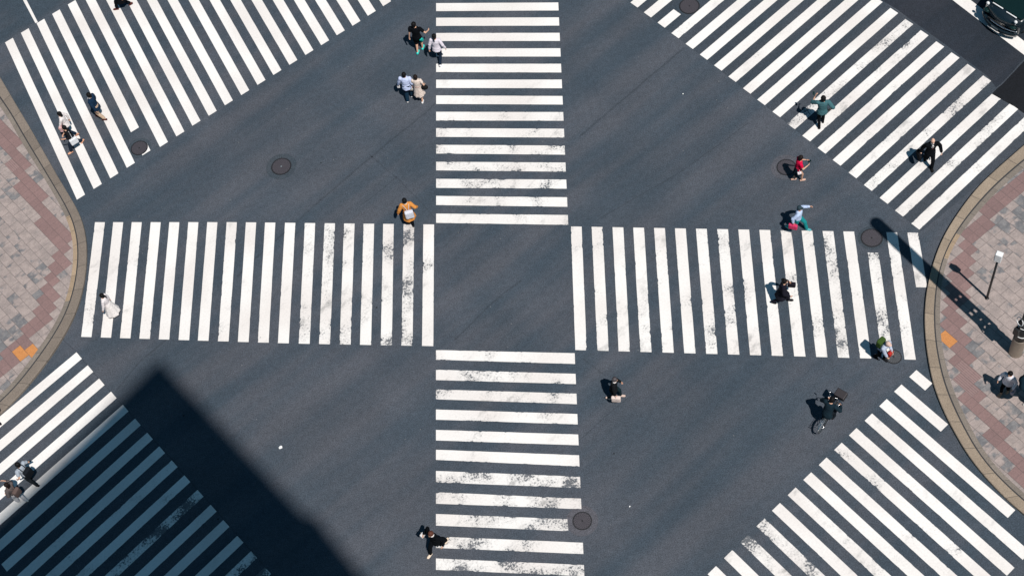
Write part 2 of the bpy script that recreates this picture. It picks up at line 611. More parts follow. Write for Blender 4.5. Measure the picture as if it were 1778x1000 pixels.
for pts, w in (
    ([(757, 178), (744, 192), (683, 241), (640, 277), (560, 345), (513, 387), (440, 452), (412, 480)], 0.09),
    ([(1189, 83), (1130, 132), (1062, 190), (1006, 238)], 0.10),
    ([(640, 268), (690, 310), (720, 340), (760, 384)], 0.04),
    ([(617, 365), (652, 338), (690, 307)], 0.04),
    ([(291, 588), (243, 627), (203, 676)], 0.09),
    ([(1012, 622), (1052, 653)], 0.05),
    ([(1090, 690), (1052, 722), (1000, 770)], 0.04),
    ([(770, 430), (800, 400), (830, 376)], 0.05),
    ([(790, 590), (850, 530), (905, 486)], 0.08),
    ([(108, 588), (133, 612), (172, 657), (213, 703), (300, 800), (437, 957), (475, 1002)], 0.05),
    ([(1040, 380), (1180, 300), (1300, 214)], 0.05),
):
    ribbon('road_seam', pts, w, 0.003, M_SEAM)

# ------------------------------------------------------------------ zebra crossings
Z_PAINT = 0.006


def stripe(root, quad, wear):
    """quad: ground points a-b one long edge, d-c the other"""
    a, b, c, d = quad
    L = max(1, int((b-a).length/0.4))
    bm = bmesh.new()
    uvl = bm.loops.layers.uv.new('UVMap')
    rows = []
    for i in range(L+1):
        t = i/L
        p, q = a.lerp(b, t), d.lerp(c, t)
        s = (q-p).normalized()
        e1 = 0.005*mnoise.noise(p*2.1+Vector((3, 0, 0)))
        e2 = 0.005*mnoise.noise(q*2.1+Vector((9, 0, 0)))
        rows.append((bm.verts.new(p+s*e1+Vector((0, 0, Z_PAINT))), bm.verts.new(q+s*e2+Vector((0, 0, Z_PAINT)))))
    for i in range(L):
        f = bm.faces.new((rows[i][0], rows[i+1][0], rows[i+1][1], rows[i][1]))
        for lp, uv in zip(f.loops, ((i/L, 0), ((i+1)/L, 0), ((i+1)/L, 1), (i/L, 1))):
            lp[uvl].uv = uv
    o = from_bm('stripe', bm, M_PAINT)
    att = o.data.attributes.new('wear', 'FLOAT', 'POINT')
    att.data.foreach_set('value', [wear]*len(o.data.vertices))
    o.data.transform(Matrix.Translation(-root.location))
    o.parent = root
    return o


def crossing(label, anchor):
    p = at(*anchor)
    return thing('zebra_crossing', label, 'crosswalk', p, 0, 'zebra crossings of the junction')


# upper centre arm
cu = crossing('zebra crossing of level white bars running up from the centre, clean at its far end', (872, 195))
uT = [6.3, 31.6, 58, 84.8, 111.4, 139, 166.3, 194.6, 223, 251.9, 281.3, 310.9, 340.5, 371.1]
uB = [20.2, 45.8, 72.1, 99, 125.8, 153.4, 181.2, 209.8, 238.2, 267.1, 296.2, 326.6, 356.4, 387.3]
uTr = [5.1, 30.9, 57.7, 84.5, 111.4, 138.7, 167.3, 195.1, 224, 253.2, 282.5, 312.1, 342.8, 373.6]
uBr = [19, 45.3, 71.9, 99, 126.6, 153.9, 182.2, 210.3, 239.4, 269.1, 298.7, 328.1, 359.5, 390.8]
uW = [0.0, 0.02, 0.12, 0.15, 0.15, 0.2, 0.25, 0.45, 0.6, 0.75, 0.8, 0.7, 0.65, 0.5]
for i in range(-3, 14):
    j = max(i, 0)
    t, b, tr, br = uT[j], uB[j], uTr[j], uBr[j]
    if i < 0:
        t, b, tr, br = (q + 25.0*i for q in (t, b, tr, br))
    xr = lambda y: 969.6 + 0.0455*(y-12)
    stripe(cu, (at(757.3, t), at(xr(t), tr), at(xr(b), br), at(757.3, b)), uW[j])

# lower centre arm
cl = crossing('zebra crossing of level white bars running down from the centre, badly worn', (885, 800))
lT = [607.6, 641.7, 675.9, 710.6, 746, 780.4, 817.1, 854, 891.7, 930.7, 968.9, 1007.5]
lB = [624.5, 659.7, 693.1, 728.5, 764.4, 798.1, 837.3, 874, 912, 950.7, 988.7, 1028]
lTr = [613.1, 648.8, 683.2, 718.4, 754, 790, 827.2, 865.2, 901.9, 941.6, 980.3, 1019.5]
lBr = [631.9, 666.8, 701.5, 736.6, 772.8, 809.5, 846.9, 883.6, 922.9, 961.3, 1000, 1039.5]
lW = [0.45, 0.65, 0.75, 0.45, 0.4, 0.4, 0.8, 0.7, 0.85, 0.8, 0.85, 0.7]
for i in range(12):
    t, b, tr, br = lT[i], lB[i], lTr[i], lBr[i]
    xr = lambda y: 998.2 + 0.0442*(y-615)
    if i == 8:
        stripe(cl, (at(757, t), at(985, 891.7+(901.9-891.7)*0.89), at(987, 912+10.9*0.89), at(757, b)), lW[i])
    else:
        stripe(cl, (at(757, t), at(xr(t), tr), at(xr(b), br), at(757, b)), lW[i])

# left arm
ca = crossing('zebra crossing of upright white bars between the left kerb and the centre', (450, 490))
xl = [165, 196.7, 228.8, 261.7, 294.1, 327, 359.9, 393.6, 427, 460.2, 494.9, 529.3, 563.5, 597.4, 631.3, 665.3, 700.7, 735.1]
xb = [141, 174.9, 208.3, 242, 275.6, 310, 343.5, 378.4, 413, 447.6, 482.5, 518.7, 553.9, 589.6, 625, 661, 696.9, 732.8]
aW = [0.5, 0.25, 0.35, 0.35, 0.12, 0.15, 0.15, 0.35, 0.3, 0.3, 0.3, 0.65, 0.65, 0.7, 0.6, 0.75, 0.8, 0.55]
for i, (t, b) in enumerate(zip(xl, xb)):
    k = i/17
    yt = 386 + 3.8*max(0, (t-400))/335
    yb = 584.8 + 5.0*min(k*1.6, 1)*0.9 + 11.2*k
    yt2, yb2 = yt+0.15, yb+0.45
    stripe(ca, (at(t, yt), at(b, yb), at(b+18+1.7*k, yb2), at(t+17.2+1.5*k, yt2)), aW[i])

# right arm
cr_ = crossing('zebra crossing of upright white bars between the centre and the right kerb', (1290, 510))
xr_ = [991.1, 1027.3, 1063.5, 1099.4, 1135.6, 1171.8, 1208.3, 1245.2, 1281.9, 1318.4, 1355.3, 1391.8, 1428.2, 1464.2, 1501.5, 1538.8, 1575.3]
xq_ = [999, 1037.2, 1074.1, 1111.8, 1150.3, 1188, 1226.2, 1264.2, 1302.2, 1340.1, 1378.9, 1417.1, 1455.1, 1493.3, 1531.5, 1570.5, 1611]
rW = [0.4, 0.5, 0.4, 0.45, 0.45, 0.5, 0.6, 0.65, 0.6, 0.3, 0.55, 0.6, 0.75, 0.25, 0.85, 0.6, 0.65]
for i, (t, b) in enumerate(zip(xr_, xq_)):
    yt = 393.4 + 10.6*(t-991)/584
    yb = 607.6 + 16.4*(b-999)/571.5
    f0, f1 = 0.0, 1.0
    if i == 14: f0 = 0.17
    if i == 16: f1 = 0.44
    a, b_, c, d = at(t, yt), at(b, yb), at(b+19.7, yb+0.55), at(t+18.9, yt+0.35)
    stripe(cr_, (a.lerp(b_, f0), a.lerp(b_, f1), d.lerp(c, f1), d.lerp(c, f0)), rW[i])


def gvec(a, b):
    return at(*b) - at(*a)


def corner_crossing(label, anchor, pts, wv, lv, wears, extra=(0, 0), cuts=None, fixed=None):
    root = crossing(label, anchor)
    P = [at(*p) if p else None for p in pts]
    n = len(P)
    for i in range(n):
        if P[i] is None:
            P[i] = (P[i-1]+P[i+1])/2
    step0 = (P[3]-P[0])/3
    step1 = (P[-1]-P[-4])/3
    seq = [(P[0]-step0*k, 0) for k in range(extra[0], 0, -1)] + [(p, i) for i, p in enumerate(P)] + [(P[-1]+step1*(k+1), n-1) for k in range(extra[1])]
    for k, (p, i) in enumerate(seq):
        idx = k-extra[0]
        l = lv(idx/(n-1))
        w = wv(idx/(n-1))
        if fixed and idx in fixed:
            l = l*fixed[idx]
        w_ = wears[i] if i < len(wears) else wears[-1]
        s0 = 0.0
        if cuts and idx in cuts:
            for f0, f1 in cuts[idx]:
                stripe(root, (p+l*f0, p+l*f1, p+w+l*f1, p+w+l*f0), w_)
        else:
            stripe(root, (p, p+l, p+w+l, p+w), w_)
    return root


# corner arms: points are one near-end corner per stripe
TL = [(133.6, 347.1), (162.7, 328.6), (191.6, 310.1), (220.2, 291.9), None, (277.7, 255.7), (306.3, 237.4), (334.1, 218.9), (362.4, 201.7), (390.5, 183.5), (418.9, 165.8), (447.1, 148.1), (474.7, 130.9), (502.5, 113.4), (530.4, 96.2), (557.7, 79.2), (584.8, 62), (612.1, 45.6), (638.7, 28.3), (665.3, 11.4)]
lTL = sum((gvec(a, b) for a, b in zip(TL[:4], [(9.4, 75.4), (36.2, 58.7), (63.5, 40), (89.6, 24.8)])), Vector())/4
dTL = [gvec((621, 0), (638.7, 27.8)), gvec((289.8, 0), (390.5, 183.5)), gvec((9.4, 75.4), (133.6, 347.1))]
angs = [math.atan2(-d.y, -d.x) for d in dTL]
wTL = gvec((133.6, 347.1), (147.8, 338.2))*0.5 + gvec((412, 169.8-4), (426, 157))*0.5


def lv_TL(k):
    a = angs[2]*(1-k)+angs[0]*k
    return Vector((math.cos(a), math.sin(a), 0))*lTL.length


corner_crossing('zebra crossing with clean slanting bars, by the left pavement\'s upper kerb', (300, 150), TL, lambda k: gvec((133.6, 347.1), (147.8, 338.2))*(1-k)+gvec((612.1, 45.6), (626, 37))*k, lv_TL,
                [0.0, 0.02, 0.0, 0.12] + [0.03]*16, extra=(0, 3), cuts={4: [(0.012, 0.055), (0.155, 1.0)]})

TR = [(1094.6, 5.1), (1117.9, 22.3), (1141.7, 40), (1165.7, 58.2), (1190.3, 76.7), (1215.1, 95.4), (1239.9, 114.1), (1264.7, 133.6), (1290, 153.9), (1314.8, 173.6), (1341.2, 194.4), (1366.7, 215.1), (1393, 236.1), (1419.6, 257.2), (1445.7, 278), (1473, 299.7), (1499.9, 321.5), (1527.2, 343.8), (1554, 365.8), (1581.9, 388.1)]
lTR = sum((gvec(a, b) for a, b in zip(TR[10:17], [(1546.9, 13.2), (1573.5, 32.9), (1599.6, 52.4), (1624.6, 72.1), (1652, 92.4), (1678.5, 112.6), (1705.9, 132.9)])), Vector())/7
corner_crossing('zebra crossing with slanting bars, some flaked, in front of the dark vehicle', (1480, 170), TR,
                lambda k: gvec((1094.6, 5.1), (1107, 13.9))*(1-k)+gvec((1581.9, 388.1), (1596.3, 399))*k,
                lambda k: lTR,
                [0.1, 0.05, 0.1, 0.3, 0.05, 0.1, 0.05, 0.2, 0.1, 0.15, 0.1, 0.8, 0.6, 0.35, 0.45, 0.5, 0.7, 0.55, 0.6, 0.5], extra=(3, 0), cuts={2: [(0.0, 0.135), (0.34, 1.0)]})

BL = [(132.9, 611.4), (152.4, 634.1), (172.1, 656.9), (192.9, 679.7), (213.4, 702.5), (234.6, 726.5), (255.6, 750.8), (276.6, 774.6), (298.2, 798.8), (320.2, 824.7), (343, 850), (365.7, 875.8), (387.8, 902.4), (412, 929.7), (435.8, 956.3)]
gl = gvec((255.6, 750.8), (2.5, 979))
g0 = gvec((132.9, 611.4), (0, 722.7)).normalized()*gl.length
corner_crossing('zebra crossing with slanting bars, most of it lying in the building shadow', (160, 830), BL,
                lambda k: gvec((132.9, 611.4), (142.3, 622.8))*(1-k)+gvec((435.8, 956.3), (446.7, 968.2))*k,
                lambda k: (g0*(1-k*2.5)+gl*(k*2.5)) if k < 0.4 else gl,
                [0.05, 0.0, 0.05, 0.1, 0.12, 0.1, 0.2, 0.3, 0.5, 0.45, 0.98, 0.2, 0.15, 0.2, 1.0], extra=(0, 4))

BR = [(1578.6, 654.4), (1552.5, 679.7), (1526.7, 705), (1501.1, 730.3), (1474, 755.6), (1448.2, 781.1), (1421.6, 807), (1394.8, 832.8), (1367.7, 859.3), (1340.4, 886.2), (1313.3, 913.3), (1285.5, 941.1), (1257.1, 968.4), (1228.8, 996.3)]
b0 = gvec((1565.2, 667), (1646.1, 736.1)).normalized()
b1 = gvec((1461.4, 767.7), (1721.6, 1000)).normalized()
b2 = gvec((1381.9, 845.7), (1550.7, 1000)).normalized()
LBR = lTR.length
f1 = gvec((1565.2, 667), (1646.1, 736.1)).length/LBR
f0 = gvec((1591.2, 642.2), (1618.6, 665.8)).length/LBR
corner_crossing('zebra crossing with slanting bars, beside the right pavement\'s lower kerb', (1520, 860), BR,
                lambda k: gvec((1578.6, 654.4), (1591.2, 642.2))*(1-k)+gvec((1340.4, 886.2), (1354.6, 872.3))*k,
                lambda k: ((b0*(1-k/0.33)+b1*(k/0.33)) if k < 0.33 else b1).normalized()*LBR,
                [0.0, 0.02, 0.08, 0.3, 0.25, 0.5, 0.3, 0.35, 0.5, 0.3, 0.78, 0.85, 0.4, 0.2], extra=(0, 4),
                fixed={0: f0, 1: f1, 2: 0.82})


# painted lines
def line(label, pts, wear):
    q = px(pts)
    c = sum(q, Vector())/4
    root = thing('painted_line', label, 'road line', c)
    stripe(root, q, wear)
    return root


line('thin white lane line running up to the upper left crossing', [(66, 39.5), (20, -50), (14, -48), (61.5, 41)], 0.1)
line('broad white stop line passing under the front of the dark vehicle', [(1640, -34), (1820, 104), (1808, 119), (1628, -19)], 0.12)
line('second broad white line, beyond the dark vehicle and cut by the frame', [(1740, -18), (1860, 70), (1872, 54), (1752, -34)], 0.12)


# ------------------------------------------------------------------ pavements and kerbs
def resample(P, step):
    out = [P[0]]
    for a, b in zip(P, P[1:]):
        n = max(1, int((b-a).length/step))
        out += [a.lerp(b, (i+1)/n) for i in range(n)]
    return out


def smooth_line(P, it=10):
    for _ in range(it):
        P = [P[0]] + [(P[i-1]+P[i]*2+P[i+1])/4 for i in range(1, len(P)-1)] + [P[-1]]
    return P


ZP = 0.12


def kerb(side, outer, inner, mats, tan_span):
    """solid kerb strip: stone, dark groove, gutter strip"""
    O = smooth_line(resample(px(outer, 0.13), 0.18))
    I = smooth_line(resample(px(inner, 0.13), 0.18))
    n = 140

    def par(P, t):
        ls = [0]
        for a, b in zip(P, P[1:]):
            ls.append(ls[-1]+(b-a).length)
        s = t*ls[-1]
        for k in range(len(ls)-1):
            if s <= ls[k+1]:
                return P[k].lerp(P[k+1], (s-ls[k])/max(1e-9, ls[k+1]-ls[k]))
        return P[-1]
    Os = [par(O, i/n) for i in range(n+1)]
    # nearest inner point keeps the strip square to the road edge
    Is = []
    for i in range(n+1):
        Is.append(par(I, i/n))
    Is = smooth_line(Is, 4)
    length = sum((Os[i+1]-Os[i]).length for i in range(n))
    bm = bmesh.new()
    uvl = bm.loops.layers.uv.new('UVMap')
    prof = [(0.0, -0.13, 0), (0.0, -0.02, 0), (0.035, 0.0, 0), (0.60, 0.0, 0), (0.625, -0.012, 1), (0.665, -0.012, 1), (0.69, -0.002, 2), (1.0, -0.002, 2), (1.03, -0.05, 2)]
    rows = []
    s = 0
    for i in range(n+1):
        if i:
            s += (Os[i]-Os[i-1]).length
        rows.append(([bm.verts.new(Os[i].lerp(Is[i], f)+Vector((0, 0, dz))) for f, dz, _ in prof], s))
    for i in range(n):
        for j in range(len(prof)-1):
            f = bm.faces.new((rows[i][0][j], rows[i+1][0][j], rows[i+1][0][j+1], rows[i][0][j+1]))
            mi = max(prof[j][2], 0)
            if j == 3 or j == 5: mi = 1
            if j >= 6:
                mi = 3 if tan_span[0] < px_of(Is[i])[1] < tan_span[1] else 2
            f.material_index = mi
            su = 1.6 if j < 4 else 2.4
            for lp, (ii, jj) in zip(f.loops, ((i, j), (i+1, j), (i+1, j+1), (i, j+1))):
                lp[uvl].uv = (rows[ii][1]*su/1.6*0.9, prof[jj][0])
    o = from_bm('kerb', bm, mats)
    o['kind'] = 'structure'
    o['label'] = side
    return Os, Is


KL_out = [(-260, -230), (-120, -40), (-40, 72), (0, 134), (25, 177), (51, 220), (68, 250), (101, 308), (124, 346), (138, 369), (145.5, 392), (150, 417), (151, 442.5), (149, 468), (143, 507), (137, 525), (129, 548), (110, 583.5), (94, 609), (68, 644), (43, 675), (22.8, 697), (0, 717), (-60, 768), (-200, 880), (-420, 1060)]
KL_in = [(-288, -190), (-145, -5), (-68, 105), (0, 184), (15, 205), (33, 240), (61, 284), (96, 341), (116.5, 378), (125, 404.5), (129, 437), (126.5, 468), (120, 505), (111, 533), (96, 563), (76, 593.6), (51, 626.5), (25, 662), (0, 688), (-75, 748), (-210, 852), (-435, 1035)]
KR_out = [(2150, -50), (1950, 110), (1850, 190), (1778, 251.4), (1733, 290.6), (1697.5, 323.5), (1664.6, 366.5), (1639, 407), (1624, 442.5), (1616.5, 469), (1609, 500), (1605.5, 533), (1605, 563), (1608, 601), (1616.5, 652), (1629, 692), (1644, 725), (1659, 752), (1677, 785), (1702.6, 818), (1723, 841), (1748, 866), (1778, 892), (1850, 950), (2050, 1110), (2350, 1350)]
KR_in = [(2180, -20), (1975, 142), (1872, 222), (1778, 290), (1733, 330), (1690, 376), (1664.6, 410), (1647, 440), (1638, 469), (1633, 500), (1631, 550), (1633, 588), (1641, 632), (1654, 677), (1676, 723), (1688, 748), (1704, 778), (1727, 809), (1755, 836), (1780, 858), (1870, 930), (2070, 1090), (2370, 1330)]
KLo, KLi = kerb('left kerb of rounded grey stone', KL_out, KL_in, [M_KERB_L, M_GROOVE, M_GUT, M_GUT_TAN], (376, 512))
KRo, KRi = kerb('right kerb of rounded tan stone', KR_out, KR_in, [M_KERB_R, M_GROOVE, M_GUT, M_GUT_TAN], (405, 440))


def clip(poly, a, b):
    """keep the part of poly on the left of a->b (pavement side)"""
    out = []
    n = len(poly)
    e = b-a

    def sd(p):
        return e.x*(p.y-a.y)-e.y*(p.x-a.x)
    for i in range(n):
        p, q = poly[i], poly[(i+1) % n]
        sp, sq = sd(p), sd(q)
        if sp >= 0:
            out.append(p)
        if (sp > 0 > sq) or (sp < 0 < sq):
            out.append(p.lerp(q, sp/(sp-sq)))
    return out


def seg_dist(p, a, b):
    ab = b-a
    t = max(0, min(1, (p-a).dot(ab)/max(1e-9, ab.dot(ab))))
    return (p-(a+ab*t)).length


def pavement(label, edge, flip, origin, ang, tw, th, band, bw, oranges, ribbed, region, skip, dark_tiles=()):
    """running-bond slabs over a region, cut along the kerb"""
    E = list(edge)
    if flip:
        E = E[::-1]
    E = [E[i] for i in range(0, len(E), 4)]
    B = px(band, ZP)
    O0 = at(*origin, ZP)
    ux = Vector((math.cos(ang), math.sin(ang), 0))
    uy = Vector((-ux.y, ux.x, 0))
    org = [at(*p, ZP) for p in oranges]
    rbp = [at(*p, ZP) for p in ribbed]
    bm = bmesh.new()
    uvl = bm.loops.layers.uv.new('UVMap')
    tones = []
    rnd = random.Random(5)
    i0, i1, j0, j1 = region
    for j in range(j0, j1):
        for i in range(i0, i1):
            sh = (0.5*tw if j % 2 else 0.0)
            p0 = O0+ux*(i*tw+sh)+uy*(j*th)
            quad = [p0, p0+ux*tw, p0+ux*tw+uy*th, p0+uy*th]
            c = (quad[0]+quad[2])/2
            dmin = min((c-e).length for e in E)
            poly = quad
            if dmin > 0.9:
                # inside test by the nearest edge segment
                k = min(range(len(E)-1), key=lambda q: seg_dist(c, E[q], E[q+1]))
                e = E[k+1]-E[k]
                if e.x*(c.y-E[k].y)-e.y*(c.x-E[k].x) < 0:
                    continue
            else:
                for k in range(len(E)-1):
                    if seg_dist(c, E[k], E[k+1]) < 1.1:
                        poly = clip(poly, E[k], E[k+1])
                        if len(poly) < 3:
                            break
                if len(poly) < 3:
                    continue
            t = rnd.random()
            g = mnoise.noise(c*0.22+Vector((skip, 0, 0)))
            t = max(0, min(1, t*0.42+0.32+g*0.45))
            dbc = min(seg_dist(c, B[k], B[k+1]) for k in range(len(B)-1))
            isorg = any((c-o).length < 0.22 for o in org)
            if abs(dbc-bw) < 0.45 and not isorg:
                m0, m1 = p0+ux*tw/2, p0+ux*tw/2+uy*th
                halves = [(clip(poly, m0, m1), p0), (clip(poly, m1, m0), p0+ux*tw/2)]
                hw = tw/2
            else:
                halves, hw = [(poly, p0)], tw
            for hp, h0 in halves:
                if len(hp) < 3:
                    continue
                hc = sum(hp, Vector())/len(hp)
                f = bm.faces.new([bm.verts.new(q) for q in hp])
                for lp, q in zip(f.loops, hp):
                    dlt = q-h0
                    lp[uvl].uv = (dlt.dot(ux)/hw, dlt.dot(uy)/th)
                db = min(seg_dist(hc, B[k], B[k+1]) for k in range(len(B)-1))
                red = 1.0 if isorg else (0.6 if db < bw else 0.0)
                rib = 1.0 if (red and any((hc-o).length < 0.48 for o in rbp)) else 0.0
                tones.append((max(0, min(1, t+rnd.uniform(-0.08, 0.08))), red, rib))
    me_bm = bm
    lay_done = from_bm('pavement', me_bm, M_PAVER)
    me = lay_done.data
    for k, nm in enumerate(('tone', 'red', 'rib')):
        a = me.attributes.new(nm, 'FLOAT', 'FACE')
        a.data.foreach_set('value', [q[k] for q in tones])
    # make sure the slabs look up
    if me.polygons and me.polygons[0].normal.z < 0:
        me.flip_normals()
    lay_done['kind'] = 'structure'
    lay_done['label'] = label
    return lay_done


KLc = [KLo[i].lerp(KLi[i], 0.8) for i in range(len(KLo))]
KRc = [KRo[i].lerp(KRi[i], 0.8) for i in range(len(KRo))]
for L_ in (KLc, KRc):
    for p in L_:
        p.z = ZP
dL = at(160/2.04, 130+560/2.04, ZP)-at(20, 130+400/2.04+8, ZP)
angL = math.atan2((at(99.7, 411.4, ZP)-at(14, 322, ZP)).y, (at(99.7, 411.4, ZP)-at(14, 322, ZP)).x)
angR = math.atan2((at(1328+1640/3.951, 500+440/3.951, ZP)-at(1328+1350/3.951, 500+190/3.951, ZP)).y, (at(1328+1640/3.951, 500+440/3.951, ZP)-at(1328+1350/3.951, 500+190/3.951, ZP)).x)
bandL = [(-40, 180), (0, 230), (25, 265), (38, 303), (58, 341), (83.5, 382), (107, 412), (108, 435), (101, 458), (88, 490), (80, 520), (76, 545), (58, 570), (33, 598), (10, 631), (-40, 680)]
bandR = [(1860, 262), (1768, 323.5), (1733, 356), (1702.6, 388), (1681, 417), (1673, 455), (1668, 490), (1658, 520), (1654, 556), (1660, 584), (1667, 614), (1676, 644), (1680, 672), (1697, 707), (1718, 735), (1738, 765), (1755, 793), (1780, 820), (1900, 920)]
pavement('left pavement corner of pale and grey stone slabs with a brick red band', KLc, True, (60, 440), angL, 0.62, 0.40, bandL, 0.34,
         [(42, 614), (53, 604)], [(5, 312), (12, 300), (0, 322)], (-26, 12, -22, 22), 3.0)
pavement('right pavement corner of pale and grey stone slabs with a brick red band', KRc, False, (1700, 600), angR, 0.62, 0.42, bandR, 0.30,
         [(1641, 594)], [(1680, 655), (1688, 668), (1676, 645)], (-14, 26, -16, 24), 8.0)


# ------------------------------------------------------------------ manholes
def manhole(label, x, y, r, rc, collar, lid=M_LID, light=False):
    root = thing('manhole_cover', label, 'manhole', at(x, y), random.uniform(0, 3), 'manhole covers set in the road')
    if rc:
        bm = bmesh.new()
        vs, n = [], 48
        for i in range(n):
            a = 2*PI*i/n
            rr = rc*(1+0.03*mnoise.noise(Vector((math.cos(a)*2+x, math.sin(a)*2, 0))))
            vs.append(bm.verts.new((rr*math.cos(a), rr*math.sin(a), 0.0045)))
        bm.faces.new(vs)
        from_bm('collar', bm, collar, root)
    bm = bmesh.new()
    loft(bm, [(Vector((0, 0, -0.01)), Vector((r, 0, 0)), Vector((0, r, 0))), (Vector((0, 0, 0.014)), Vector((r, 0, 0)), Vector((0, r, 0)))], 48)
    from_bm('rim', bm, M_RIM, root)
    bm = bmesh.new()
    q = r*0.88
    loft(bm, [(Vector((0, 0, 0.0)), Vector((q, 0, 0)), Vector((0, q, 0))), (Vector((0, 0, 0.018)), Vector((q, 0, 0)), Vector((0, q, 0)))], 48)
    from_bm('lid', bm, lid, root)
    bm = bmesh.new()
    loft(bm, [(Vector((0, 0, 0.016)), Vector((0.035, 0, 0)), Vector((0, 0.035, 0))), (Vector((0, 0, 0.022)), Vector((0.03, 0, 0)), Vector((0, 0.03, 0)))], 16)
    from_bm('lifting_boss', bm, M_GREY if light else M_RIM, root)
    return root


manhole('round iron manhole cover alone on open asphalt, in a dark round patch', 488.5, 289.5, 0.42, 0.63, M_COLLAR, M_LID, True)
manhole('round iron manhole cover cutting into the ends of clean crossing bars', 242, 257.5, 0.365, 0.50, M_COLLAR)
manhole('round iron manhole cover set across a bar at the top edge', 1197, 11.5, 0.43, 0.0, M_COLLAR)
manhole('round iron manhole cover under the shadow of the person in red', 1365.5, 291, 0.385, 0.60, M_COLLAR_PALE)
manhole('round iron manhole cover half crossed by the tall pole\'s shadow', 1513.5, 413.5, 0.41, 0.52, M_COLLAR)
manhole('round iron manhole cover in a pale collar beside the worn level bars', 1011, 904, 0.345, 0.56, M_COLLAR_PALE)
manhole('small round manhole cover with spoke pattern in front of the stooping walker', 1551.5, 619.5, 0.29, 0.0, M_COLLAR, M_LID2)


# ------------------------------------------------------------------ people
def ik(p0, p1, l1, l2, pole):
    p0 = Vector(p0); p1 = Vector(p1)
    d = p1-p0
    L = d.length
    mx = (l1+l2)*0.998
    if L > mx:
        p1 = p0+d*(mx/L)
        d = p1-p0
        L = mx
    a = (l1*l1-l2*l2+L*L)/(2*L)
    h = math.sqrt(max(0, l1*l1-a*a))
    pole = Vector(pole)
    pv = pole - d*(pole.dot(d)/(L*L))
    if pv.length < 1e-5:
        pv = Vector((0, 1, 0))
    return p0+d*(a/L)+pv.normalized()*h, p1


def foot_shape(bm, ankle, pitch, yaw, grow=0.0, k=1.0):
    cp, sp = math.cos(pitch), math.sin(pitch)
    f = Vector((math.sin(yaw)*cp, math.cos(yaw)*cp, -sp))
    up = Vector((math.sin(yaw)*sp, math.cos(yaw)*sp, cp))
    s = f.cross(up)
    base = Vector(ankle)-up*0.035*k
    g = grow
    rings = []
    for t, w, h, dz in ((-0.075, 0.018, 0.02, -0.012), (-0.06, 0.034, 0.032, -0.005), (0.0, 0.038, 0.04, 0.004), (0.07, 0.043, 0.032, -0.006), (0.13, 0.042, 0.024, -0.014), (0.17, 0.03, 0.018, -0.018), (0.185, 0.012, 0.01, -0.02)):
        rings.append((base+f*t*k+up*dz*k, s*(w*k+g), up*(h*k+g)))
    loft(bm, rings, 12)


def hand_shape(bm, wrist, d, side, k=1.0, curl=0.5, palm_n=None):
    """palm, four unequal fingers and a thumb, as closed tubes rooted in the palm"""
    d = Vector(d).normalized()
    pn = Vector(palm_n) if palm_n else Vector((-side, 0, 0))
    pn = (pn-d*pn.dot(d)).normalized()
    w = d.cross(pn)
    palm_c = Vector(wrist)+d*0.05*k
    loft(bm, [(Vector(wrist)-d*0.01, w*0.022*k, pn*0.017*k), (Vector(wrist)+d*0.03*k, w*0.034*k, pn*0.016*k), (Vector(wrist)+d*0.075*k, w*0.039*k, pn*0.014*k), (Vector(wrist)+d*0.09*k, w*0.034*k, pn*0.009*k)], 10)
    for i, (o, l) in enumerate(((-0.029, 0.068), (-0.010, 0.078), (0.009, 0.073), (0.027, 0.058))):
        root = palm_c+d*0.033*k+w*o*k
        d1 = (d*math.cos(curl*0.6)+pn*math.sin(curl*0.6)+w*o*2)
        d2 = (d*math.cos(curl*1.5)+pn*math.sin(curl*1.5)+w*o*1)
        m = root+d1.normalized()*l*0.55*k
        cap(bm, root, m, 0.0088*k, 0.008*k, 6)
        cap(bm, m, m+d2.normalized()*l*0.45*k, 0.008*k, 0.0065*k, 6)
    fw = -w if w.y < 0 else w
    tr = palm_c-d*0.02*k+fw*0.025*k
    td = (d*0.7+fw*0.6+pn*0.35).normalized()
    cap(bm, tr, tr+td*0.035*k, 0.011*k, 0.0095*k, 6)
    td2 = (d*0.85+fw*0.25+pn*0.45).normalized()
    cap(bm, tr+td*0.035*k, tr+td*0.035*k+td2*0.028*k, 0.0095*k, 0.0075*k, 6)


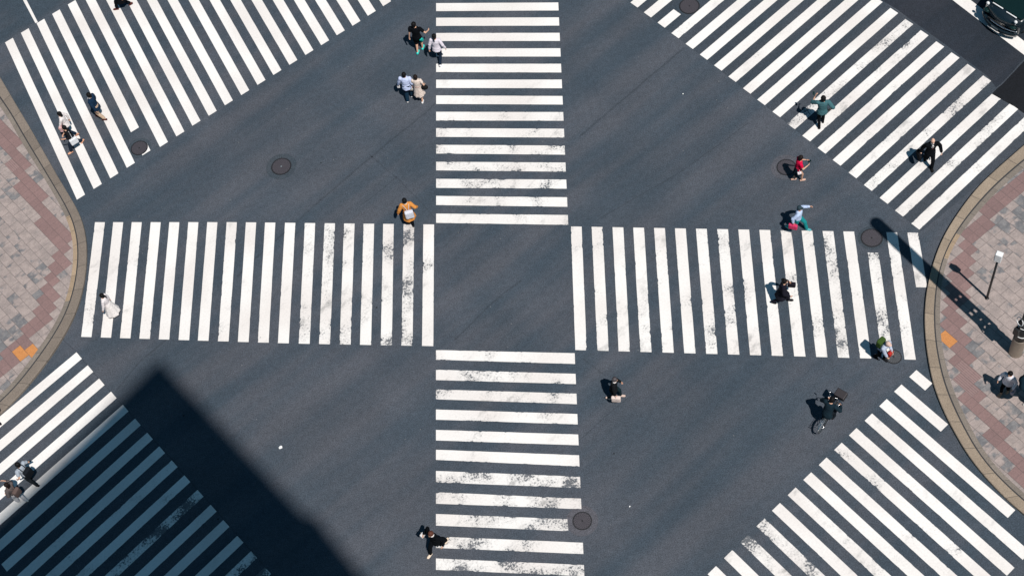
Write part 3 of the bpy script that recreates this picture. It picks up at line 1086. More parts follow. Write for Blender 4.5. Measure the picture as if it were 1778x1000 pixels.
def person(label, foot, head_dir, H=1.7, stride=0.26, lead='L', lean=4, feet=None, hands=None, yaw=0.0, nod=0.0,
           female=False, skin=0, hair=('short', M_HAIR), top=('long', (0.5, 0.5, 0.5), 0.02), bottom=('trousers', (0.02, 0.02, 0.02), 0.015),
           shoes=(0.02, 0.02, 0.02), extras=(), hipz=None, root_z=0.0, sway=0.0, curl=0.6, group='people on foot at the junction', turn=0.0, elbow=None, knees=None):
    k = H/1.72
    P = at(foot[0], foot[1], root_z)
    q = at(foot[0]+head_dir[0]*10, foot[1]+head_dir[1]*10, root_z)
    rz = math.atan2((q-P).y, (q-P).x)-PI/2
    root = thing('person', label, 'person', P, rz, group)
    V = Vector
    sgn = {'L': -1, 'R': 1}
    lead_s = sgn[lead]
    # ---- joints (unit body 1.72 m)
    F = {}
    if feet:
        for s, (x, y, z, pt) in zip((-1, 1), feet):
            F[s] = (V((x, y, z)), pt)
    else:
        F[lead_s] = (V((lead_s*0.075, stride, 0.075)), -0.12 if stride > 0.2 else 0.0)
        F[-lead_s] = (V((-lead_s*0.075, -stride*1.05, 0.125 if stride > 0.2 else 0.085)), 0.55 if stride > 0.2 else 0.15)
    hz = hipz if hipz is not None else min(0.915, 0.075+math.sqrt(max(0.3, 0.838**2-stride**2)))
    pel = V((sway, 0, hz))
    th = math.radians(lean)
    sp = V((sway*-0.4, math.sin(th), math.cos(th))).normalized()
    side = V((math.cos(turn), math.sin(turn), 0))
    fwd = sp.cross(side)*-1
    fwd = side.cross(sp)*-1 if fwd.y < 0 else fwd
    shw = 0.165 if female else 0.19
    hipw = 0.085
    hips = {s: pel+V((s*hipw, 0, -0.01)) for s in (-1, 1)}
    kn, an = {}, {}
    for s in (-1, 1):
        kn[s], an[s] = ik(hips[s], F[s][0], 0.43, 0.42, knees[s] if knees else (s*0.08, 1, 0.15))
    shl = {s: pel+sp*0.475+side*s*shw for s in (-1, 1)}
    Hd = {}
    if hands:
        Hd = {s: (V(h) if h else None) for s, h in zip((-1, 1), hands)}
    for s in (-1, 1):
        if Hd.get(s) is None:
            fr = -1 if s == lead_s else 1
            Hd[s] = V((s*(shw+0.075), fr*stride*0.75+0.05+math.sin(th)*0.3, hz-0.03+abs(stride)*0.1))
    el, wr = {}, {}
    for s in (-1, 1):
        pol = elbow[s] if elbow and s in elbow else (s*0.55, -1, -0.25)
        el[s], wr[s] = ik(shl[s], Hd[s], 0.28, 0.25, pol)
    neck = pel+sp*0.535
    hd_dir = (sp+V((0, math.sin(nod)*0.9, 0))).normalized()
    headc = neck+hd_dir*0.145
    hrot = Euler((-nod-th*0.3, 0, -yaw), 'XYZ').to_matrix()

    def S(m):
        m.transform(Matrix.Diagonal((k, k, k, 1)))
        return m

    def torso(bm, g, low=-0.12, hem=None):
        w = 0.93 if female else 1.0
        rows = [(-0.12, 0.125, 0.10), (-0.04, 0.158, 0.112), (0.05, 0.155, 0.108), (0.16, 0.135*w, 0.098), (0.28, 0.152*w, 0.108), (0.38, 0.168*w, 0.112), (0.455, 0.170*w, 0.098), (0.505, 0.125*w, 0.08), (0.535, 0.065, 0.06)]
        loft(bm, [(pel+sp*t, side*(a+g), fwd*(b+g)) for t, a, b in rows if t >= low], 18)

    def hemring(bm, t0, w0, t1, w1, d0, d1, folds=0, amp=0.0, legfollow=0.6):
        """skirt / coat tail, closed frustum hanging from the pelvis and following the legs"""
        n = 28
        rings = []
        mid = (an[-1]+an[1])/2
        for i in range(7):
            t = i/6
            z = t0+(t1-t0)*t
            c = V((pel.x, pel.y, pel.z+z))
            tt = min(1.0, max(0, -z)/0.8)
            c += V((0, (mid.y-pel.y)*0.5*tt, 0))
            sep = abs(kn[1].y-kn[-1].y)*0.45*tt*legfollow
            rings.append((c, w0+(w1-w0)*t, d0+(d1-d0)*t+sep, t))
        prev = first = None
        for c, a, b, t in rings:
            cur = []
            for i in range(n):
                an_ = 2*PI*i/n
                m = 1+amp*t*(math.sin(folds*an_+1.3*t)+0.6*math.sin((folds-4)*an_+0.7))
                cur.append(bm.verts.new(c+V((math.cos(an_)*a*m, math.sin(an_)*b*m, 0))))
            if prev:
                for i in range(n):
                    bm.faces.new((prev[i], prev[(i+1) % n], cur[(i+1) % n], cur[i]))
            else:
                first = cur
            prev = cur
        bm.faces.new(first[::-1])
        bm.faces.new(prev)

    # ---- body: one fused surface
    bm = bmesh.new()
    torso(bm, 0.0)
    cap(bm, neck-sp*0.03, neck+hd_dir*0.07, 0.056, 0.05)
    for s in (-1, 1):
        cap(bm, shl[s], el[s], 0.048, 0.038)
        cap(bm, el[s], wr[s], 0.038, 0.025)
        cap(bm, hips[s], kn[s], 0.082, 0.055)
        calf = kn[s].lerp(an[s], 0.3)
        cap(bm, kn[s], calf, 0.052, 0.052)
        cap(bm, calf, an[s], 0.052, 0.034)
        foot_shape(bm, an[s], F[s][1], 0.0)
    ell(bm, headc, (0.076, 0.094, 0.115), hrot)
    ell(bm, headc+hrot @ V((0, 0.03, -0.055)), (0.055, 0.062, 0.062), hrot)
    ell(bm, headc+hrot @ V((0, 0.098, -0.018)), (0.014, 0.018, 0.024), hrot, 8, 6)
    for s in (-1, 1):
        ell(bm, headc+hrot @ V((s*0.079, -0.005, -0.01)), (0.010, 0.02, 0.032), hrot, 8, 6)
    me = remesh(bm, 0.019, 2)
    bm = bmesh.new()
    bm.from_mesh(me)
    for s in (-1, 1):
        hd = (wr[s]-el[s])
        hand_shape(bm, wr[s], hd, s, 1.0, curl)
        ell(bm, headc+hrot @ V((s*0.031, 0.083, 0.012)), (0.013, 0.009, 0.008), hrot, 8, 6, 1)
    ell(bm, headc+hrot @ V((0, 0.088, -0.06)), (0.022, 0.008, 0.008), hrot, 8, 6, 2)
    bm.to_mesh(me)
    bm.free()
    me.polygons.foreach_set('use_smooth', [True]*len(me.polygons))
    meshobj('body', S(me), [M_SKINS[skin], M_EYE, M_LIP], root)

    seed = random.random()*50
    # ---- bottoms
    kind, colr, g = bottom[:3]
    if kind in ('trousers', 'shorts'):
        bm = bmesh.new()
        rows = [(-0.13, 0.13, 0.105), (-0.04, 0.162, 0.116), (0.05, 0.158, 0.112), (0.11, 0.145, 0.105)]
        loft(bm, [(pel+sp*t, side*(a+g), fwd*(b+g)) for t, a, b in rows], 18)
        for s in (-1, 1):
            if kind == 'trousers':
                cap(bm, hips[s], kn[s], 0.088+g, 0.062+g)
                e = kn[s].lerp(an[s], bottom[3] if len(bottom) > 3 else 0.95)
                cap(bm, kn[s], e, 0.060+g, 0.044+g*1.3)
            else:
                cap(bm, hips[s], hips[s].lerp(kn[s], bottom[3] if len(bottom) > 3 else 0.85), 0.09+g, 0.075+g)
        meshobj(kind, S(remesh(bm, 0.022, 2, 0.008, seed)), cloth(colr), root)
    elif kind == 'skirt':
        bm = bmesh.new()
        ln, fl = bottom[3], bottom[4]
        hemring(bm, 0.12, 0.14+g, -ln, 0.17+fl, 0.105+g, 0.14+fl, 9, 0.07)
        meshobj('skirt', S(remesh(bm, 0.022, 1, 0.008, seed)), cloth(colr), root)
    # ---- top
    kind, colr, g = top[:3]
    bm = bmesh.new()
    torso(bm, g, -0.13 if kind in ('jacket', 'coat', 'loose', 'dress') else -0.05)
    slv = {'tee': 0.55, 'dress': 0.5, 'sleeveless': 0.12}.get(kind, 1.0)
    for s in (-1, 1):
        e = shl[s].lerp(el[s], slv) if slv < 1 else el[s]
        cap(bm, shl[s]-sp*0.01, e, 0.056+g, (0.045+g*1.2))
        if slv >= 1:
            we = el[s].lerp(wr[s], top[3] if len(top) > 3 else 0.93)
            cap(bm, el[s], we, 0.045+g, 0.034+g)
    if kind == 'jacket':
        hemring(bm, 0.0, 0.165+g, -0.2, 0.185+g, 0.115+g, 0.135+g)
    if kind == 'loose':
        hemring(bm, 0.05, 0.16+g, -0.13, 0.185+g, 0.115+g, 0.14+g, 7, 0.04)
    if kind == 'coat':
        hemring(bm, 0.05, 0.16+g, -0.4, 0.24+g, 0.115+g, 0.20+g, 7, 0.06)
    if kind == 'dress':
        hemring(bm, 0.12, 0.135+g, -0.46, 0.24+g, 0.10+g, 0.20+g, 9, 0.08)
    meshobj({'tee': 't_shirt', 'long': 'shirt', 'loose': 'blouse', 'sleeveless': 'top'}.get(kind, kind), S(remesh(bm, 0.022, 2, 0.009, seed+9)), cloth(colr), root)
    # ---- shoes
    if shoes:
        for s in (-1, 1):
            bm = bmesh.new()
            foot_shape(bm, an[s], F[s][1], 0.0, 0.011)
            meshobj('shoe', S(remesh(bm, 0.014, 1)), cloth(shoes), root)
    # ---- hair / cap
    hk, hm = hair
    if hk != 'bald':
        bm = bmesh.new()
        ell(bm, headc+hrot @ V((0, -0.020, 0.030)), (0.100, 0.104, 0.112), hrot)
        ell(bm, headc+hrot @ V((0, -0.045, -0.02)), (0.092, 0.076, 0.10), hrot)
        if hk == 'long':
            ell(bm, headc+hrot @ V((0, -0.06, -0.13)), (0.085, 0.05, 0.14), hrot)
            ell(bm, headc+hrot @ V((0, -0.075, -0.25)), (0.07, 0.035, 0.10), hrot)
        if hk == 'ponytail':
            a = headc+hrot @ V((0, -0.10, 0.04)); b = headc+hrot @ V((0, -0.155, -0.05)); c = headc+hrot @ V((0, -0.15, -0.20))
            cap(bm, a, b, 0.03, 0.034); cap(bm, b, c, 0.034, 0.014)
        if hk == 'bob':
            ell(bm, headc+hrot @ V((0, -0.03, -0.06)), (0.098, 0.08, 0.09), hrot)
        if hk == 'fringe':
            for s in (-1, 1):
                ell(bm, headc+hrot @ V((s*0.075, -0.04, 0.0)), (0.02, 0.05, 0.06), hrot)
        if hk == 'cap':
            pass
        meshobj('cap' if hk == 'cap' else 'hair', S(remesh(bm, 0.015, 1, 0.005, seed)), hm, root)
        if hk == 'cap':
            bm = bmesh.new()
            c0 = headc+hrot @ V((0, 0.07, 0.045))
            ell(bm, c0, (0.07, 0.075, 0.008), hrot)
            meshobj('cap_brim', S(remesh(bm, 0.008, 0)), hm, root)
    J = dict(root=root, k=k, rz=rz, P=P, pel=pel, sp=sp, side=side, fwd=fwd, shl=shl, el=el, wr=wr, neck=neck, headc=headc, hrot=hrot, kn=kn, an=an)
    for e in extras:
        e(J)
    return J


# small parts worn by a person (children)
def worn(J, name, fn, mat, vox=0.01, wr=0.0):
    bm = bmesh.new()
    fn(bm, J)
    me = remesh(bm, vox, 1, wr) if vox else None
    me.transform(Matrix.Diagonal((J['k'],)*3+(1,)))
    meshobj(name, me, mat, J['root'])


def shirt_front(col, tie=None):
    def f(J):
        def g(bm, J):
            c = J['pel']+J['sp']*0.44+J['fwd']*0.115
            ell(bm, c, (0.045, 0.03, 0.11))
            ell(bm, J['neck']+J['fwd']*0.01-J['sp']*0.0, (0.07, 0.068, 0.03))
        worn(J, 'shirt_front', g, cloth(col))
        if tie:
            def t(bm, J):
                c = J['pel']+J['sp']*0.42+J['fwd']*0.147
                ell(bm, c, (0.02, 0.012, 0.13))
            worn(J, 'tie', t, cloth(tie))
    return f


def collar(col):
    def f(J):
        worn(J, 'collar', lambda bm, J: torus(bm, J['neck'], 0.062, 0.022, J['sp'], 20, 8), cloth(col))
    return f


def straps(col):
    def f(J):
        def g(bm, J):
            for s in (-1, 1):
                a = J['shl'][s]*0.45+J['neck']*0.55
                pts = [a-J['fwd']*0.12-J['sp']*0.15, a-J['fwd']*0.09+J['sp']*0.02, a+J['sp']*0.045, a+J['fwd']*0.10, a+J['fwd']*0.135-J['sp']*0.16]
                for p, q in zip(pts, pts[1:]):
                    cap(bm, p, q, 0.02, 0.02, 8)
        worn(J, 'strap', g, cloth(col))
    return f


def belt(col):
    def f(J):
        worn(J, 'belt', lambda bm, J: torus(bm, J['pel']+J['sp']*0.13, 0.125, 0.026, J['sp'], 24, 8), cloth(col))
    return f


def wpt(J, v):
    """body-space point to world"""
    return J['P'] + Matrix.Rotation(J['rz'], 3, 'Z') @ (Vector(v)*J['k'])


# carried things: top-level
def bag(name, label, cat, J, point, size, col, handle=None, shape='box', strap_from=None, rz=0.0, drop=True):
    w = wpt(J, point)
    root = thing(name, label, cat, w, J['rz']+rz, 'bags carried by people')
    bm = bmesh.new()
    sx, sy, sz = size
    if shape == 'box':
        box(bm, (0, 0, 0), size, None, 0, min(size)*0.28)
    else:
        ell(bm, (0, 0, 0), (sx/2, sy/2, sz/2))
    me = remesh(bm, 0.016, 2, 0.006, random.random()*30)
    meshobj('pouch', me, cloth(col), root)
    if handle:
        bm = bmesh.new()
        hc = handle if isinstance(handle, tuple) else col
        pts = [Vector((-sx*0.28, 0, sz*0.45)), Vector((-sx*0.2, 0, sz*0.5+0.1)), Vector((sx*0.2, 0, sz*0.5+0.1)), Vector((sx*0.28, 0, sz*0.45))]
        for p, q in zip(pts, pts[1:]):
            cap(bm, p, q, 0.009, 0.009, 6)
        from_bm('handle', bm, cloth(hc), root, True)
    if strap_from is not None:
        bm = bmesh.new()
        R = Matrix.Rotation(-(J['rz']+rz), 3, 'Z')
        for p in strap_from:
            a = R @ (wpt(J, p)-w)
            cap(bm, a, Vector((0, 0, sz*0.4)), 0.009, 0.009, 6)
        from_bm('strap', bm, cloth(col), root, True)
    return root


def phone(label, J, point, rot=(0.6, 0, 0)):
    root = thing('mobile_phone', label, 'phone', wpt(J, point), J['rz'], 'phones held by people')
    bm = bmesh.new()
    box(bm, (0, 0, 0), (0.075, 0.15, 0.012), Euler(rot).to_matrix(), 0, 0.004)
    from_bm('case', bm, M_BLACK, root)
    bm = bmesh.new()
    box(bm, Euler(rot).to_matrix() @ Vector((0, 0, 0.0075)), (0.066, 0.138, 0.003), Euler(rot).to_matrix())
    from_bm('screen', bm, M_CARGLASS, root)


WHITE = (0.72, 0.70, 0.70)
BLACK = (0.0045, 0.005, 0.007)
NAVY = (0.010, 0.019, 0.036)
# 1 stepping in at the top edge
person('person in black coat and red brown shoes, cut off by the top edge', (216, 13), (-1, 0.15), 1.72, 0.3, 'L', top=('coat', BLACK, 0.02),
       bottom=('trousers', BLACK, 0.012, 0.9), shoes=(0.10, 0.025, 0.02))
# 2 man in black with turquoise shoes
person('man in black t-shirt and shorts with turquoise shoes, seen from behind', (730, 89), (0.25, -1), 1.84, 0.12, 'R', 3,
       hands=((-0.3, -0.02, 0.86), (0.46, 0.16, 1.12)), elbow={1: (1, -0.8, -0.5)}, top=('tee', BLACK, 0.022), bottom=('shorts', BLACK, 0.022, 0.95), shoes=(0.04, 0.62, 0.55), yaw=0.5,
       extras=(lambda J: worn(J, 'shorts_panel', lambda bm, J: cap(bm, J['pel']+Vector((0.12, -0.01, -0.10)), J['kn'][1]*0.8+J['pel']*0.2+Vector((0.05, -0.012, 0.0)), 0.085, 0.085), cloth((0.03, 0.55, 0.47)), 0.014),))
# 3 woman in pale blouse
person('woman with ponytail in pale blouse and dark jeans beside the level bars', (763.5, 106), (0.15, -1), 1.74, 0.27, 'L', 4, female=True,
       hands=((-0.3, -0.05, 0.84), (0.36, -0.02, 0.88)), hair=('ponytail', M_HAIR), top=('loose', (0.66, 0.61, 0.68), 0.018), bottom=('trousers', NAVY, 0.012), shoes=WHITE)
# 4, 5 the pair
J = person('man in light blue shirt and wide navy trousers walking beside the woman in beige', (712, 172), (0.12, -1), 1.68, 0.14, 'R', 6,
           hands=((-0.36, 0.12, 0.86), (0.24, 0.1, 0.9)), top=('loose', (0.52, 0.58, 0.80), 0.03), bottom=('trousers', (0.008, 0.026, 0.05), 0.03), shoes=WHITE)
bag('paper_bag', 'small white paper bag in the hand of the man in light blue', 'bag', J, (-0.40, 0.16, 0.66), (0.12, 0.08, 0.16), WHITE, handle=True)
J = person('woman in beige belted dress with bare calves beside the man in light blue', (731.5, 174), (0.1, -1), 1.63, 0.14, 'L', 4, female=True, yaw=0.2,
           hair=('bob', M_HAIR_DKBR), top=('dress', (0.66, 0.55, 0.49), 0.018), bottom=('none', (0, 0, 0), 0), shoes=WHITE,
           hands=((-0.28, 0.12, 0.84), (0.3, 0.1, 0.98)), extras=(belt((0.42, 0.30, 0.27)),))
bag('shoulder_bag', 'black round shoulder bag on the woman in the beige dress', 'bag', J, (0.31, -0.06, 0.98), (0.30, 0.16, 0.30), (0.014, 0.014, 0.014), shape='ell', strap_from=[(0.13, 0.02, 1.44)])
bag('handbag', 'small white and dark handbag at the beige dress\'s hem', 'bag', J, (-0.33, 0.1, 0.66), (0.16, 0.08, 0.13), (0.42, 0.40, 0.38), handle=BLACK)
# 6 navy jacket
person('man in navy jacket, white shirt and beige trousers on the clean slanting bars', (178, 205.5), (-1, -0.1), 1.74, 0.16, 'R', 3, nod=0.1,
       top=('jacket', (0.010, 0.028, 0.06), 0.022), bottom=('trousers', (0.50, 0.36, 0.26), 0.02, 0.8), shoes=(0.07, 0.014, 0.014), extras=(shirt_front(WHITE),),
       hands=((-0.25, -0.1, 0.85), (0.25, 0.12, 0.86)))
# 7, 8
J = person('woman with long dark hair in white top with a pink bag, on the leftmost bars', (126, 234), (-1, 0.1), 1.62, 0.24, 'R', 4, female=True,
           hair=('long', M_HAIR), top=('loose', (0.74, 0.68, 0.67), 0.018), bottom=('trousers', NAVY, 0.012, 0.82), shoes=(0.50, 0.26, 0.18))
bag('tote_bag', 'pale pink tote bag on the arm of the woman in white', 'bag', J, (-0.30, 0.10, 0.86), (0.12, 0.28, 0.30), (0.58, 0.36, 0.36), handle=True, strap_from=[(-0.2, 0.0, 1.36)])
J = person('woman in black top with tan sandals striding next to the leftmost bars', (134.5, 256), (-0.85, 0.55), 1.62, 0.33, 'L', 6, female=True,
           hair=('long', M_HAIR), top=('long', (0.012, 0.012, 0.014), 0.02, 0.5), bottom=('trousers', (0.012, 0.02, 0.036), 0.022, 0.85), shoes=(0.62, 0.33, 0.22),
           hands=((-0.12, 0.33, 1.06), (0.26, 0.20, 0.92)))
bag('tote_bag', 'white tote bag at the hip of the woman in black top', 'bag', J, (-0.30, 0.02, 0.82), (0.12, 0.34, 0.34), (0.70, 0.71, 0.74), handle=True, strap_from=[(-0.18, 0.0, 1.38)])
# 9 ochre coat
J = person('woman in ochre orange coat with white backpack, just off the upright bars', (714, 390), (-0.2, -1), 1.72, 0.08, 'L', 8, female=True, hair=('short', M_HAIR),
           top=('coat', (0.60, 0.245, 0.06), 0.026), bottom=('trousers', BLACK, 0.008), shoes=(0.012, 0.012, 0.014), hands=((-0.36, 0.06, 0.90), (0.40, 0.1, 0.98)), sway=0.02,
           extras=(collar((0.66, 0.56, 0.50)),))
bag('backpack', 'white backpack worn over the ochre orange coat', 'backpack', J, (0.07, -0.23, 1.06), (0.34, 0.17, 0.42), (0.62, 0.63, 0.70), strap_from=[(-0.1, -0.02, 1.45), (0.14, -0.02, 1.45)])
# 10 teal shirt
J = person('person in teal shirt and black trousers with a raised hand, on the flaked slanting bars', (1425.5, 217), (-0.1, -1), 1.86, 0.13, 'R', 2,
           hands=((-0.26, 0.26, 1.40), (0.27, -0.06, 1.0)), elbow={-1: (-0.6, -0.2, -1), 1: (0.8, -0.8, 0)}, top=('loose', (0.055, 0.135, 0.155), 0.026, 0.25), bottom=('trousers', BLACK, 0.008), shoes=(0.012, 0.012, 0.014))
phone('phone in the raised hand of the person in teal', J, (-0.31, 0.31, 1.52))
# 11 bald man
J = person('bald man in black suit, white shirt and dark tie, carrying a black case', (1611, 285), (0.3, 1), 1.78, 0.24, 'L', 4, hair=('bald', None), skin=2,
           top=('jacket', BLACK, 0.026), bottom=('trousers', BLACK, 0.016), shoes=(0.01, 0.01, 0.01), extras=(shirt_front(WHITE, (0.08, 0.015, 0.02)),),
           hands=((-0.36, 0.16, 0.92), (0.34, -0.04, 0.86)), curl=1.2)
bag('briefcase', 'black case hanging from the bald man\'s hand', 'case', J, (0.38, -0.06, 0.60), (0.12, 0.40, 0.30), (0.010, 0.010, 0.012), handle=True)
# 12 red
J = person('woman in bright red top and dark skirt looking at her phone, by a manhole', (1384, 313), (0.95, -0.25), 1.62, 0.16, 'R', 6, female=True, nod=0.25, hair=('bob', M_HAIR_DKBR),
           top=('tee', (0.62, 0.008, 0.055), 0.018), bottom=('skirt', (0.008, 0.02, 0.03), 0.015, 0.38, 0.03), shoes=(0.55, 0.36, 0.29),
           hands=((-0.10, 0.38, 1.16), (0.17, 0.34, 1.14)), curl=0.9)
phone('phone held up by the woman in red', J, (0.03, 0.46, 1.2))
bag('handbag', 'little white handbag at the hip of the woman in red', 'bag', J, (0.24, -0.02, 0.86), (0.10, 0.16, 0.13), (0.74, 0.66, 0.68), handle=True)
# 13 light blue + pink bag
J = person('man in dark cap, light blue shirt and teal trousers striding with arm outstretched', (1384, 397.5), (1, 0.25), 1.66, 0.36, 'L', 4, hair=('cap', make_simple('cap_cloth', (0.012, 0.035, 0.05), 0.8)),
           top=('long', (0.45, 0.55, 0.76), 0.024, 0.85), bottom=('trousers', (0.012, 0.22, 0.23), 0.018), shoes=(0.10, 0.36, 0.40),
           hands=((-0.40, 0.34, 1.18), (0.30, -0.10, 0.86)), elbow={-1: (-0.6, -0.4, -1)}, curl=1.0)
bag('handbag', 'pink red handbag swinging from the man in the dark cap', 'bag', J, (0.32, -0.10, 0.62), (0.14, 0.34, 0.26), (0.55, 0.045, 0.12), handle=True)
# 14 dark figure
J = person('person in dark coat and trousers on the upright bars towards the right kerb', (1356, 524), (1, 0.05), 1.68, 0.28, 'L', 8, female=True, hair=('short', M_HAIR),
           top=('coat', (0.012, 0.012, 0.02), 0.024), bottom=('trousers', (0.012, 0.012, 0.02), 0.015), shoes=(0.012, 0.012, 0.014), hands=((-0.36, 0.22, 0.95), (0.28, 0.30, 0.95)), curl=1.1)
bag('handbag', 'dark handbag held in front of the person in the dark coat', 'bag', J, (-0.34, 0.36, 0.74), (0.14, 0.30, 0.24), (0.014, 0.012, 0.018), handle=True)
# 15 white skirt
person('woman with ponytail in a full white dress near the left kerb', (199.5, 546), (-1, 0.0), 1.60, 0.12, 'L', 3, female=True, hair=('ponytail', M_HAIR),
       top=('loose', (0.74, 0.68, 0.69), 0.018), bottom=('skirt', (0.78, 0.73, 0.71), 0.018, 0.66, 0.15), shoes=(0.03, 0.03, 0.03), hands=((-0.30, 0.16, 0.86), (0.28, 0.02, 0.85)))
# 16 grey hair
J = person('grey haired woman in black jacket walking alone on the lower open asphalt', (1067, 690), (1, 0.05), 1.60, 0.24, 'L', 8, female=True, hair=('fringe', M_HAIR_GR), nod=0.1,
           top=('jacket', (0.010, 0.011, 0.013), 0.024), bottom=('trousers', (0.010, 0.022, 0.028), 0.012, 0.85), shoes=(0.58, 0.44, 0.38), extras=(collar(WHITE),),
           hands=((-0.26, 0.26, 0.88), (0.30, 0.10, 0.84)), curl=1.1)
bag('tote_bag', 'beige square bag carried by the grey haired woman', 'bag', J, (0.34, 0.12, 0.58), (0.14, 0.34, 0.30), (0.68, 0.56, 0.51), handle=True)
# 17 stooping
J = person('stooping person in pale cap and grey blue sleeves by the small manhole cover', (1527, 622), (0.8, 0.6), 1.58, 0.16, 'L', 24, hair=('cap', make_simple('pale_cap_cloth', (0.62, 0.44, 0.38), 0.8)),
           top=('long', (0.40, 0.45, 0.56), 0.024, 0.75), bottom=('trousers', BLACK, 0.015), shoes=(0.01, 0.01, 0.012), hands=((-0.12, 0.42, 0.92), (0.16, 0.42, 0.84)), curl=1.1, skin=2)
bag('backpack', 'green and black backpack on the stooping person', 'backpack', J, (0.0, -0.06, 1.24), (0.34, 0.22, 0.40), (0.045, 0.085, 0.02), strap_from=[(-0.14, 0.12, 1.4), (0.14, 0.12, 1.4)])
bag('shopping_bag', 'red bag held in front of the stooping person', 'bag', J, (-0.08, 0.38, 0.78), (0.22, 0.14, 0.24), (0.42, 0.03, 0.025), handle=True)
# 19 white top on the right pavement
J = person('woman in white top and black trousers on the right pavement, next to an umbrella', (1744, 681), (-0.6, 0.8), 1.66, 0.13, 'R', 4, female=True, root_z=ZP, hair=('short', M_HAIR), nod=0.2,
           top=('loose', (0.66, 0.66, 0.72), 0.022), bottom=('trousers', BLACK, 0.01, 0.75), shoes=(0.5, 0.3, 0.2), hands=((-0.3, 0.2, 0.95), (0.3, 0.14, 0.9)))
bag('handbag', 'pale grey handbag of the woman in white on the pavement', 'bag', J, (-0.33, 0.18, 0.74), (0.12, 0.22, 0.18), (0.34, 0.33, 0.40), handle=True)
# 20 umbrella person
J = person('person in black under a navy umbrella at the right edge', (1788, 696), (-1, 0.3), 1.62, 0.14, 'L', 3, female=True, root_z=ZP, hair=('long', M_HAIR),
           top=('coat', BLACK, 0.022), bottom=('trousers', BLACK, 0.012), shoes=(0.4, 0.38, 0.36), hands=((-0.16, 0.24, 1.1), (0.27, 0.0, 0.85)), curl=1.3)
uw = wpt(J, (-0.16, 0.27, 1.12))
um = thing('umbrella', 'open navy umbrella held at the right edge above the pavement', 'umbrella', uw, J['rz'])
bm = bmesh.new()
n, top_z, R_ = 8, 0.92, 0.50
prev = None
apex = bm.verts.new((0, 0, top_z+0.02))
for t in (0.25, 0.5, 0.75, 1.0):
    cur = []
    for i in range(n*4):
        a = 2*PI*i/(n*4)
        sc_ = 1-0.055*(1-abs(math.cos(n*a/2)))*t*1.6
        cur.append(bm.verts.new((R_*t*sc_*math.cos(a), R_*t*sc_*math.sin(a), top_z-0.20*t*t)))
    for i in range(n*4):
        if prev:
            bm.faces.new((prev[i], prev[(i+1) % (n*4)], cur[(i+1) % (n*4)], cur[i]))
        else:
            bm.faces.new((apex, cur[i], cur[(i+1) % (n*4)]))
    prev = cur
can = from_bm('canopy', bm, cloth((0.010, 0.028, 0.042)), um, True)
sol = can.modifiers.new('thick', 'SOLIDIFY'); sol.thickness = 0.004
bm = bmesh.new()
tube(bm, (0, 0, -0.12), (0, 0, top_z+0.07), 0.008)
from_bm('shaft', bm, M_CHROME, um, True)
for i in range(n):
    a = 2*PI*i/n
    bm = bmesh.new()
    pr = Vector((0, 0, top_z+0.02))
    for t in (0.5, 1.0):
        q = Vector((R_*t*math.cos(a), R_*t*math.sin(a), top_z-0.20*t*t-0.006))
        cap(bm, pr, q, 0.004, 0.004, 5)
        pr = q
    from_bm('rib', bm, M_CHROME, um, True)
# 21, 22 in the half shade
J = person('person in grey t-shirt and black trousers at the edge of the building shadow', (60, 837), (-0.85, -0.4), 1.70, 0.22, 'R', 6, hair=('short', M_HAIR),
           top=('tee', (0.34, 0.38, 0.44), 0.024), bottom=('trousers', (0.012, 0.016, 0.02), 0.014), shoes=(0.02, 0.02, 0.022), extras=(straps((0.012, 0.014, 0.02)),),
           hands=((-0.36, 0.08, 0.95), (0.36, 0.2, 1.0)))
bag('backpack', 'black backpack on the person in grey t-shirt', 'backpack', J, (0.0, -0.22, 1.10), (0.34, 0.18, 0.46), (0.010, 0.012, 0.016))
J = person('woman with long brown hair and pale trousers reaching forward by the shadow edge', (40, 870), (-0.9, -0.35), 1.62, 0.14, 'L', 5, female=True, hair=('long', M_HAIR_DKBR),
           top=('long', (0.10, 0.085, 0.085), 0.024, 0.6), bottom=('trousers', (0.60, 0.58, 0.60), 0.02), shoes=(0.7, 0.68, 0.66), hands=((-0.22, 0.2, 0.98), (0.20, 0.44, 1.22)), elbow={1: (0.6, -0.3, -1)})
bag('backpack', 'brown backpack on the woman with pale trousers', 'backpack', J, (0.0, -0.21, 1.08), (0.30, 0.16, 0.38), (0.15, 0.105, 0.095), strap_from=[(-0.12, -0.02, 1.43), (0.12, -0.02, 1.43)])
# 23 bottom
J = person('man with reddish brown hair in black suit and pale shoes striding past the level bars', (762, 951), (-0.62, 0.78), 1.72, 0.36, 'R', 6, hair=('short', M_HAIR_BR), nod=0.15,
           top=('jacket', BLACK, 0.024), bottom=('trousers', BLACK, 0.014, 0.88), shoes=(0.74, 0.60, 0.48), hands=((-0.42, 0.06, 1.0), (0.40, 0.10, 0.98)), extras=(collar(WHITE),), curl=0.9)
bag('paper_bag', 'white paper bag held by the man in the black suit and pale shoes', 'bag', J, (0.46, 0.14, 0.84), (0.12, 0.18, 0.20), WHITE, handle=True)
# 24 left edge
person('person at the left edge of whom little more than a dark shoe shows', (-4.5, 727), (0.7, 0.6), 1.68, 0.16, 'R', 4, female=True, top=('dress', (0.10, 0.03, 0.03), 0.02), bottom=('none', (0, 0, 0), 0),
       shoes=(0.012, 0.012, 0.014), hair=('short', M_HAIR))


